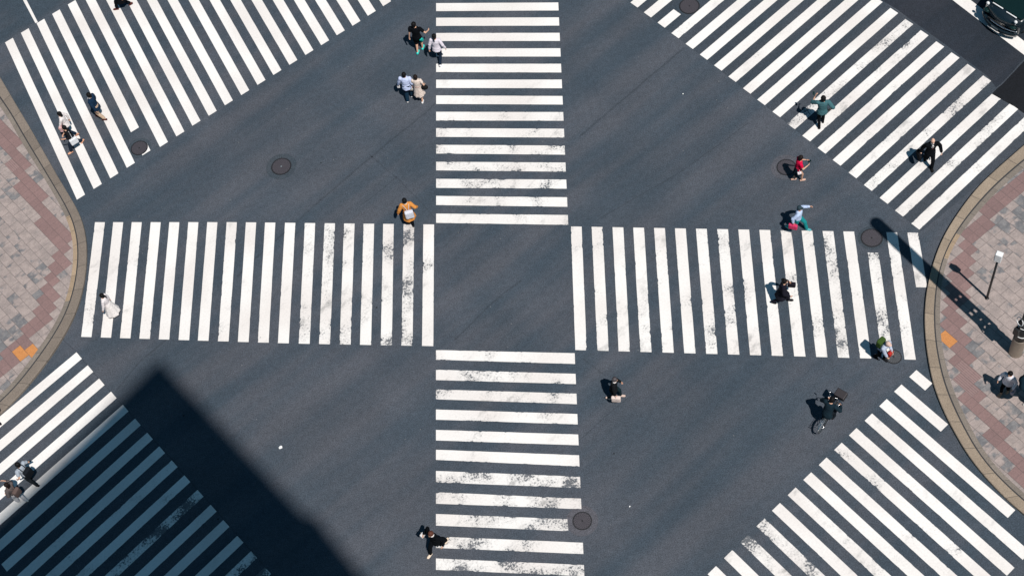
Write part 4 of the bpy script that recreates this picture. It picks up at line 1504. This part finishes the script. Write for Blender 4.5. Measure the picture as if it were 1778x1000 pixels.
# ------------------------------------------------------------------ bicycle and rider
def bicycle():
    ra = at(1427, 746)
    fa = at(1449, 715)
    d = (fa-ra)
    rz = math.atan2(d.y, d.x)-PI/2
    root = thing('bicycle', 'black city bicycle with front box, ridden away across the lower right asphalt', 'bicycle', ra, rz)
    # local: y forward, rear contact at origin
    wb, r = 1.06, 0.33
    for y in (0.0, wb):
        w = from_bm_wheel(root, y, r)
    bm = bmesh.new()
    bb = Vector((0, 0.44, 0.28)); st = Vector((0, 0.30, 0.78)); hb = Vector((0, 0.92, 0.80)); ht = Vector((0, 0.90, 0.92)); rr = Vector((0, 0, r)); ff = Vector((0, wb, r))
    for a, b, q in ((bb, st, 0.017), (bb, hb-Vector((0, -0.01, 0.12)), 0.02), (st-Vector((0, 0, 0.1)), hb-Vector((0, 0, 0.02)), 0.016), (hb-Vector((0, -0.01, 0.14)), ht, 0.018)):
        cap(bm, a, b, q, q, 8)
    for s in (-1, 1):
        o = Vector((s*0.05, 0, 0))
        cap(bm, rr+o, bb+o*0.5, 0.010, 0.012, 8)
        cap(bm, rr+o, st+o*0.3-Vector((0, 0, 0.08)), 0.009, 0.010, 8)
        cap(bm, ff+o, hb+o*0.5+Vector((0, 0.01, -0.14)), 0.010, 0.012, 8)
    from_bm('frame', bm, M_BLACK, root, True)
    bm = bmesh.new()
    pts = [Vector((-0.27, 0.72, 1.0)), Vector((-0.24, 0.84, 1.0)), Vector((0, 0.91, 0.96)), Vector((0.24, 0.84, 1.0)), Vector((0.27, 0.72, 1.0))]
    for p, q in zip(pts, pts[1:]):
        cap(bm, p, q, 0.012, 0.012, 8)
    cap(bm, ht, pts[2], 0.013, 0.013, 8)
    from_bm('handlebar', bm, M_CHROME, root, True)
    for s in (-1, 1):
        bm = bmesh.new()
        cap(bm, (s*0.27, 0.66, 1.0), (s*0.27, 0.78, 1.0), 0.019, 0.019, 8)
        from_bm('grip', bm, M_WHITE if s < 0 else M_BLACK, root, True)
    bm = bmesh.new()
    ell(bm, (0, 0.24, 0.86), (0.10, 0.10, 0.035)); cap(bm, (0, 0.28, 0.86), (0, 0.42, 0.86), 0.035, 0.018)
    cap(bm, (0, 0.28, 0.84), (0, 0.305, 0.74), 0.013, 0.013)
    from_bm('saddle', bm, M_RUBBER, root, True)
    # front box / basket
    bm = bmesh.new()
    box(bm, (0, 1.16, 0.86), (0.40, 0.30, 0.26), Euler((0.12, 0, 0)).to_matrix(), 0, 0.03)
    from_bm('front_box', bm, make_simple('box_cover', (0.020, 0.016, 0.02), 0.6, 0, 0.2), root)
    # rear rack, chromed
    bm = bmesh.new()
    for x in (-0.06, -0.02, 0.02, 0.06):
        cap(bm, (x, -0.30, 0.70), (x, 0.22, 0.72), 0.007, 0.007, 6)
    for y in (-0.28, -0.05, 0.18):
        cap(bm, (-0.07, y, 0.705), (0.07, y, 0.705), 0.007, 0.007, 6)
    for s in (-1, 1):
        cap(bm, (s*0.065, -0.2, 0.70), (s*0.065, 0.0, r), 0.006, 0.006, 6)
    from_bm('rear_rack', bm, M_CHROME, root, True)
    for y, a0, a1 in ((0.0, 20, 200), (wb, 40, 190)):
        bm = bmesh.new()
        prev = None
        for i in range(15):
            a = math.radians(a0+(a1-a0)*i/14)
            p = Vector((0, y+0.365*math.cos(a), r+0.365*math.sin(a)))
            e = [bm.verts.new(p+Vector((x, 0, zz))) for x, zz in ((-0.03, -0.012), (0, 0.006), (0.03, -0.012))]
            if prev:
                bm.faces.new((prev[0], prev[1], e[1], e[0])); bm.faces.new((prev[1], prev[2], e[2], e[1]))
            prev = e
        f = from_bm('mudguard', bm, M_CHROME if y == 0 else M_BLACK, root, True)
        m = f.modifiers.new('t', 'SOLIDIFY'); m.thickness = 0.004
    bm = bmesh.new()
    ca_ = 0.55
    for s in (-1, 1):
        o = Vector((s*0.07, 0, 0))
        tip = bb+o+Vector((0, math.cos(ca_)*0.165*s, -math.sin(ca_)*0.165*s))
        cap(bm, bb+o, tip, 0.012, 0.010, 8)
        box(bm, tip+Vector((s*0.055, 0, 0)), (0.09, 0.07, 0.022))
    cap(bm, bb-Vector((0.07, 0, 0)), bb+Vector((0.07, 0, 0)), 0.02, 0.02, 8)
    from_bm('crank', bm, M_CHROME, root, True)
    bm = bmesh.new()
    cap(bm, (-0.18, 0.74, 1.0), (-0.30, 0.88, 1.14), 0.005, 0.005, 6)
    ell(bm, (-0.31, 0.89, 1.16), (0.055, 0.02, 0.04))
    from_bm('mirror', bm, M_CHROME, root, True)
    return root, ra, rz, bb, ca_


def from_bm_wheel(root, y, r):
    bm = bmesh.new()
    torus(bm, (0, y, r), r-0.018, 0.020, (1, 0, 0), 36, 8)
    ty = from_bm('wheel', bm, M_RUBBER, root, True)
    bm = bmesh.new()
    torus(bm, (0, y, r), r-0.045, 0.010, (1, 0, 0), 36, 6)
    cap(bm, (-0.04, y, r), (0.04, y, r), 0.02, 0.02, 8)
    for i in range(16):
        a = 2*PI*i/16
        cap(bm, (0.025*(1 if i % 2 else -1), y, r), (0, y+(r-0.05)*math.cos(a), r+(r-0.05)*math.sin(a)), 0.0022, 0.0022, 4)
    from_bm('rim', bm, M_CHROME, ty, True)
    return ty


bk, bra, brz, bb, ca_ = bicycle()
k = 1.0
hip_w = bra + Matrix.Rotation(brz, 3, 'Z') @ Vector((0, 0.26, 0))
# the rider's root stands under the saddle, facing along the bicycle
fdir = Matrix.Rotation(brz, 3, 'Z') @ Vector((0, 1, 0))
pd = {s: Vector((s*0.125, 0.44-0.26+math.cos(ca_)*0.165*s-0.06, 0.28-math.sin(ca_)*0.165*s+0.095)) for s in (-1, 1)}


f0 = px_of(hip_w)
f1 = px_of(hip_w+fdir*0.3)
person('cyclist in dark clothes bent over the handlebar of the black bicycle', f0, ((f1[0]-f0[0])/10, (f1[1]-f0[1])/10), 1.72, 0.0, 'L', 20,
       feet=[(pd[-1].x, pd[-1].y, pd[-1].z, 0.1), (pd[1].x, pd[1].y, pd[1].z, 0.1)], hipz=0.93, hands=((-0.27, 0.42, 1.06), (0.27, 0.42, 1.06)),
       elbow={-1: (-1, -0.4, -0.5), 1: (1, -0.4, -0.5)}, hair=('short', M_HAIR), top=('jacket', (0.010, 0.022, 0.032), 0.028), bottom=('trousers', (0.010, 0.014, 0.02), 0.014),
       shoes=(0.015, 0.015, 0.018), curl=1.3, group=None, nod=0.3)


# ------------------------------------------------------------------ dark minivan, top right corner
def minivan():
    c = at(1730, 43, 0.5)
    ang = math.radians(-150)
    # local: y forward (nose at y=0, body behind at -y), x right
    root = thing('minivan', 'dark navy people carrier standing over the stop line in the top right corner', 'car', (c.x, c.y, 0), ang-PI/2)
    W = 0.88
    # side profile stations: y, half width, sill z, belt z
    bm = bmesh.new()
    st = [(0.02, 0.60, 0.36, 0.62), (-0.05, 0.80, 0.26, 0.80), (-0.12, 0.87, 0.22, 0.90), (-0.24, 0.90, 0.20, 0.96), (-0.45, 0.92, 0.20, 1.02), (-1.25, 0.89, 0.2, 1.10), (-2.6, 0.89, 0.2, 1.12), (-4.2, 0.88, 0.22, 1.12), (-4.5, 0.82, 0.3, 1.08), (-4.58, 0.70, 0.4, 0.9)]
    prev = first = None
    for y, w, z0, z1 in st:
        zm = (z0+z1)/2
        ring = [(-w*0.94, z0), (-w, z0+0.12), (-w*1.01, zm), (-w*0.97, z1-0.06), (-w*0.88, z1), (-w*0.45, z1+0.035), (0, z1+0.05), (w*0.45, z1+0.035), (w*0.88, z1), (w*0.97, z1-0.06), (w*1.01, zm), (w, z0+0.12), (w*0.94, z0)]
        yo = [0.0 if y < -0.3 else -abs(x/w)**2.2*0.20 for x, z in ring]
        cur = [bm.verts.new((x, y+o, z)) for (x, z), o in zip(ring, yo)]
        if prev:
            for i in range(len(ring)):
                j = (i+1) % len(ring)
                bm.faces.new((prev[i], prev[j], cur[j], cur[i]))
        else:
            first = cur
        prev = cur
    bm.faces.new(first[::-1]); bm.faces.new(prev)
    o = from_bm('body', bm, M_CARPAINT, root, True)
    md = o.modifiers.new('s', 'SUBSURF'); md.levels = 2; md.render_levels = 2
    # cabin: glasshouse and roof
    bm = bmesh.new()
    lo = [(-0.82, -0.42), (0.82, -0.42), (0.85, -1.2), (0.84, -4.2), (0.76, -4.48), (-0.76, -4.48), (-0.84, -4.2), (-0.84, -1.5)]
    hi = [(-0.62, -1.2), (0.62, -1.2), (0.68, -1.9), (0.66, -4.0), (0.60, -4.2), (-0.60, -4.2), (-0.66, -4.0), (-0.66, -2.1)]
    a = [bm.verts.new((x, y, 1.07)) for x, y in lo]
    b = [bm.verts.new((x, y, 1.72)) for x, y in hi]
    for i in range(8):
        bm.faces.new((a[i], a[(i+1) % 8], b[(i+1) % 8], b[i]))
    bm.faces.new(a[::-1]); bm.faces.new(b)
    o = from_bm('side_glass', bm, M_CARGLASS, root)
    bm = bmesh.new()
    q = [Vector((-0.78, -0.425, 1.095)), Vector((0.78, -0.425, 1.095)), Vector((0.61, -1.17, 1.69)), Vector((-0.61, -1.17, 1.69))]
    nrm = (q[1]-q[0]).cross(q[3]-q[0]).normalized()
    vs = [bm.verts.new(p+nrm*0.012) for p in q]
    bm.faces.new(vs)
    o = from_bm('windscreen', bm, M_CARGLASS, root)
    md = o.modifiers.new('t', 'SOLIDIFY'); md.thickness = 0.006
    bm = bmesh.new()
    ring = []
    for zz, sc_ in ((1.715, 1.03), (1.76, 1.0), (1.79, 0.86)):
        ring.append([bm.verts.new((x*sc_, -3.0+(y+3.0)*sc_, zz)) for x, y in hi])
    for r0, r1 in zip(ring, ring[1:]):
        for i in range(8):
            bm.faces.new((r0[i], r0[(i+1) % 8], r1[(i+1) % 8], r1[i]))
    bm.faces.new(ring[0][::-1]); bm.faces.new(ring[-1])
    from_bm('roof', bm, M_CARPAINT, root, True)
    # chrome strip and bumper
    bm = bmesh.new()
    for z, rad in ((0.60, 0.028),):
        pr = None
        for i in range(15):
            x = -0.86+1.12*i/14
            p = Vector((x, 0.05-abs(x/0.9)**2.2*0.24, z))
            if pr: cap(bm, pr, p, rad, rad, 6)
            pr = p
    from_bm('chrome_strip', bm, M_CHROME, root, True)
    bm = bmesh.new()
    prev = None
    for i in range(17):
        x = -0.86+1.72*i/16
        y = 0.07-abs(x/0.86)**2.4*0.26
        e = [bm.verts.new((x, y, 0.24)), bm.verts.new((x, y+0.025, 0.34)), bm.verts.new((x, y+0.01, 0.46)), bm.verts.new((x, y-0.08, 0.49)), bm.verts.new((x, y-0.10, 0.24))]
        if prev:
            for j in range(5):
                bm.faces.new((prev[j], prev[(j+1) % 5], e[(j+1) % 5], e[j]))
        else:
            bm.faces.new(e)
        prev = e
    bm.faces.new(prev[::-1])
    from_bm('bumper', bm, M_CARPAINT, root, True)
    bm = bmesh.new()
    box(bm, (0, 0.095, 0.33), (0.33, 0.012, 0.14), None, 0, 0.004)
    from_bm('number_plate', bm, M_GREY, root)
    bm = bmesh.new()
    box(bm, (0, -0.0, 0.57), (0.9, 0.06, 0.10), None, 0, 0.01)
    from_bm('radiator_grille', bm, M_BLACK, root)
    for s in (-1, 1):
        bm = bmesh.new()
        ell(bm, (s*0.66, -0.16, 0.72), (0.15, 0.12, 0.075), Euler((0.3, 0, -s*0.35)).to_matrix())
        from_bm('headlight', bm, M_CARGLASS, root, True)
        bm = bmesh.new()
        ell(bm, (s*1.05, -0.85, 1.22), (0.10, 0.06, 0.085)); cap(bm, (s*0.86, -0.85, 1.10), (s*1.0, -0.85, 1.18), 0.02, 0.02)
        mr = from_bm('mirror', bm, M_CARPAINT, root, True)
        bm = bmesh.new()
        ell(bm, (s*0.70, -0.20, 1.06), (0.075, 0.06, 0.075)); cap(bm, (s*0.70, -0.20, 0.90), (s*0.70, -0.20, 1.03), 0.02, 0.02)
        from_bm('fender_mirror', bm, M_WHITE, root, True)
        bm = bmesh.new()
        cap(bm, (s*0.34-0.24, -0.36, 1.085), (s*0.34+0.22, -0.34, 1.08), 0.026, 0.022, 8)
        from_bm('wiper', bm, M_WHITE, root, True)  # sun glint along wipers and cowl put in as white colour
        for y in (-0.88, -3.55):
            bm = bmesh.new()
            torus(bm, (s*0.80, y, 0.31), 0.225, 0.085, (1, 0, 0), 32, 10)
            wh = from_bm('wheel', bm, M_RUBBER, root, True)
            bm = bmesh.new()
            tube(bm, (s*0.74, y, 0.31), (s*0.85, y, 0.31), 0.2, 0.19, 24)
            from_bm('rim', bm, M_CHROME, wh, True)
    return root


minivan()

# ------------------------------------------------------------------ posts on the right pavement
pb = at(1763, 611, ZP)
SUN_AZ = math.radians(115)      # direction the shadows run on the ground
SUN_EL = math.radians(60.5)
pole = thing('signal_pole', 'thick black pole in a bare steel sleeve on the right pavement', 'pole', pb, SUN_AZ)
# local x runs along the shadow; slots look along it
bm = bmesh.new()
loft(bm, [(Vector((0, 0, z)), Vector((r, 0, 0)), Vector((0, r, 0))) for z, r in ((0, 0.25), (0.02, 0.235), (1.05, 0.235), (1.08, 0.225))], 32)
from_bm('sleeve', bm, M_STEEL, pole, True)
bm = bmesh.new()
H_POLE = 12.6
loft(bm, [(Vector((0, 0, zz)), Vector((rr, 0, 0)), Vector((0, rr, 0))) for zz, rr in ((1.0, 0.215), (2.1, 0.22))], 28)
# unseen slotted plate, added to let gaps of sunlight into the pole's shadow
z = 2.05
for a, b, gaps in ((2.28, 2.58, ((-0.14, -0.07), (0.07, 0.14))), (2.95, 3.12, ((-0.04, 0.04),)), (3.55, 3.9, ((-0.14, -0.06), (0.06, 0.14))), (4.95, 5.2, ((-0.14, -0.07), (0.07, 0.14))), (5.7, None, None)):
    box(bm, (0, 0, (z+a)/2), (0.05, 0.52, a-z))
    if b:
        ys = [-0.26] + [q for g in gaps for q in g] + [0.26]
        for y0, y1 in zip(ys[0::2], ys[1::2]):
            box(bm, (0, (y0+y1)/2, (a+b)/2), (0.045, y1-y0, b-a+0.01))
        z = b
loft(bm, [(Vector((0, 0, zz)), Vector((rr, 0, 0)), Vector((0, rr, 0))) for zz, rr in ((5.65, 0.25), (H_POLE, 0.25))], 28)
ell(bm, (0, 0, H_POLE), (0.25, 0.25, 0.2))
from_bm('column', bm, M_BLACK, pole, True)
for zz in (1.45, 2.05):
    bm = bmesh.new()
    torus(bm, (0, 0, zz), 0.225, 0.014, (0, 0, 1), 32, 6)
    from_bm('strap', bm, M_WHITE, pole, True)
bm = bmesh.new()
box(bm, (0.05, 0.25, 1.75), (0.22, 0.16, 0.42), None, 0, 0.02)
from_bm('control_box', bm, M_BLACK, pole)
bm = bmesh.new()
torus(bm, (0.05, 0.27, 2.5), 0.16, 0.016, (0.2, 1, 0.2), 28, 6)
from_bm('cable_loop', bm, M_WHITE, pole, True)

sb = at(1713.5, 517.5, ZP)
sp_ = thing('post_sign', 'slim dark post topped by a white box on the right pavement', 'signpost', sb, math.radians(-40))
bm = bmesh.new()
tube(bm, (0, 0, 0), (0, 0, 2.68), 0.045, 0.04, 12)
tube(bm, (0, 0, 0), (0, 0, 0.03), 0.08, 0.07, 16)
from_bm('post', bm, M_BLACK, sp_, True)
bm = bmesh.new()
box(bm, (0, 0, 2.90), (0.24, 0.20, 0.44), None, 0, 0.02)
from_bm('sign_box', bm, M_WHITE, sp_)
bm = bmesh.new()
box(bm, (-0.126, 0, 2.90), (0.02, 0.16, 0.37), None, 0, 0.008)
from_bm('sign_face', bm, M_GREY, sp_)
bm = bmesh.new()
box(bm, (0, 0, 2.66), (0.14, 0.12, 0.06), None, 0, 0.01)
from_bm('bracket', bm, M_GREY, sp_)


# ------------------------------------------------------------------ litter
def scrap(label, x, y, s):
    bm = bmesh.new()
    ell(bm, (0, 0, s*0.35), (s, s*0.8, s*0.4), Euler((0.2, 0.1, 0.4)).to_matrix(), 10, 7)
    for v in bm.verts:
        v.co += Vector((mnoise.noise(v.co*30+Vector((x, 0, 0))), mnoise.noise(v.co*30+Vector((0, y, 0))), 0.5*mnoise.noise(v.co*25)))*s*0.4
    o = from_bm('paper_scrap', bm, M_PAPER, None, False, at(x, y))
    tag(o, label, 'litter', 'scraps of litter on the road')


scrap('crumpled white paper scrap alone on the asphalt near the big building shadow', 487.5, 776.8, 0.075)
scrap('tiny white scrap on the asphalt below the upper right crossing', 1186, 163.5, 0.03)
scrap('tiny white scrap on the asphalt right of the lower manhole', 1093.5, 879, 0.028)

# ------------------------------------------------------------------ the tower whose shadow falls across the lower left
HT = 80.0
sv = Vector((math.cos(SUN_AZ), math.sin(SUN_AZ), 0))/math.tan(SUN_EL)


def roofpt(x, y):
    return at(x, y) - sv*HT


p0 = roofpt(276, 623); pa = roofpt(531, 893); pb_ = roofpt(547, 892); pa2 = roofpt(627, 996); pl = roofpt(0, 897)
da = (pa2-pb_).normalized()
dl = (pl-p0).normalized()
foot_poly = [p0, pa, pb_, pb_+da*40, pb_+da*40+dl*45, p0+dl*45]
cen = sum(foot_poly, Vector())/len(foot_poly)
cen.z = 0
tower = thing('office_tower', 'tall dark office tower whose roof corner throws the big lower left shadow', 'building', cen)
bm = bmesh.new()
n = len(foot_poly)
a = [bm.verts.new((p.x-cen.x, p.y-cen.y, 0)) for p in foot_poly]
b = [bm.verts.new((p.x-cen.x, p.y-cen.y, HT)) for p in foot_poly]
for i in range(n):
    bm.faces.new((a[i], a[(i+1) % n], b[(i+1) % n], b[i]))
bm.faces.new(b)
from_bm('wall', bm, M_WALL, tower)
for fi, (u, v) in enumerate(((p0, pa), (pb_, pb_+da*40), (p0, p0+dl*45))):
    e = v-u
    L = e.length
    e.normalize()
    nn = Vector((e.y, -e.x, 0))
    mid = (u+v)/2
    if nn.dot(mid-(cen)) < 0:
        nn = -nn
    for fl in range(3, int(HT//4)):
        bm = bmesh.new()
        zc = fl*4+2.2
        for off in (0,):
            q0 = u+e*0.8+nn*0.03-cen; q1 = v-e*0.8+nn*0.03-cen
            vs = [bm.verts.new((q.x, q.y, zz)) for q, zz in ((q0, zc-1.1), (q1, zc-1.1), (q1, zc+1.1), (q0, zc+1.1))]
            bm.faces.new(vs)
        w_ = from_bm('window', bm, M_GLASS, tower)

# ------------------------------------------------------------------ light, sky, camera
w = bpy.data.worlds.new('World')
sc.world = w
w.use_nodes = True
nt = w.node_tree
bg = nt.nodes['Background']
sky = nt.nodes.new('ShaderNodeTexSky')
sky.sky_type = 'NISHITA'
sky.sun_disc = False
sky.sun_elevation = SUN_EL
to_sun = Vector((-math.cos(SUN_AZ)*math.cos(SUN_EL), -math.sin(SUN_AZ)*math.cos(SUN_EL), math.sin(SUN_EL)))
sky.sun_rotation = math.atan2(to_sun.x, to_sun.y)
tint = mixc(nt, 1.0, sky.outputs[0], (0.48, 0.92, 1.0), 'MULTIPLY')
nt.links.new(tint, bg.inputs[0])
bg.inputs[1].default_value = 0.05

sun = bpy.data.lights.new('sun', 'SUN')
sun.energy = 5.0
sun.angle = math.radians(0.53)
sun.color = (1.0, 0.955, 0.90)
so = bpy.data.objects.new('sun', sun)
link(so)
so.rotation_euler = to_sun.to_track_quat('Z', 'Y').to_euler()
so.location = (0, 0, 100)

cam = bpy.data.cameras.new('camera')
cam.sensor_width = 36
cam.lens = CAM_F/1778*36
cam.clip_end = 3000
co = bpy.data.objects.new('camera', cam)
link(co)
Mx = Matrix((C_R, C_U, -C_F)).transposed().to_4x4()
Mx.translation = Vector((0, 0, CAM_H))
co.matrix_world = Mx
for o in _later:
    COL.objects.link(o)
sc.camera = co

sc.view_settings.view_transform = 'Standard'
sc.view_settings.look = 'None'
sc.view_settings.gamma = 1
sc.view_settings.exposure = -0.12
sc.cycles.use_denoising = True
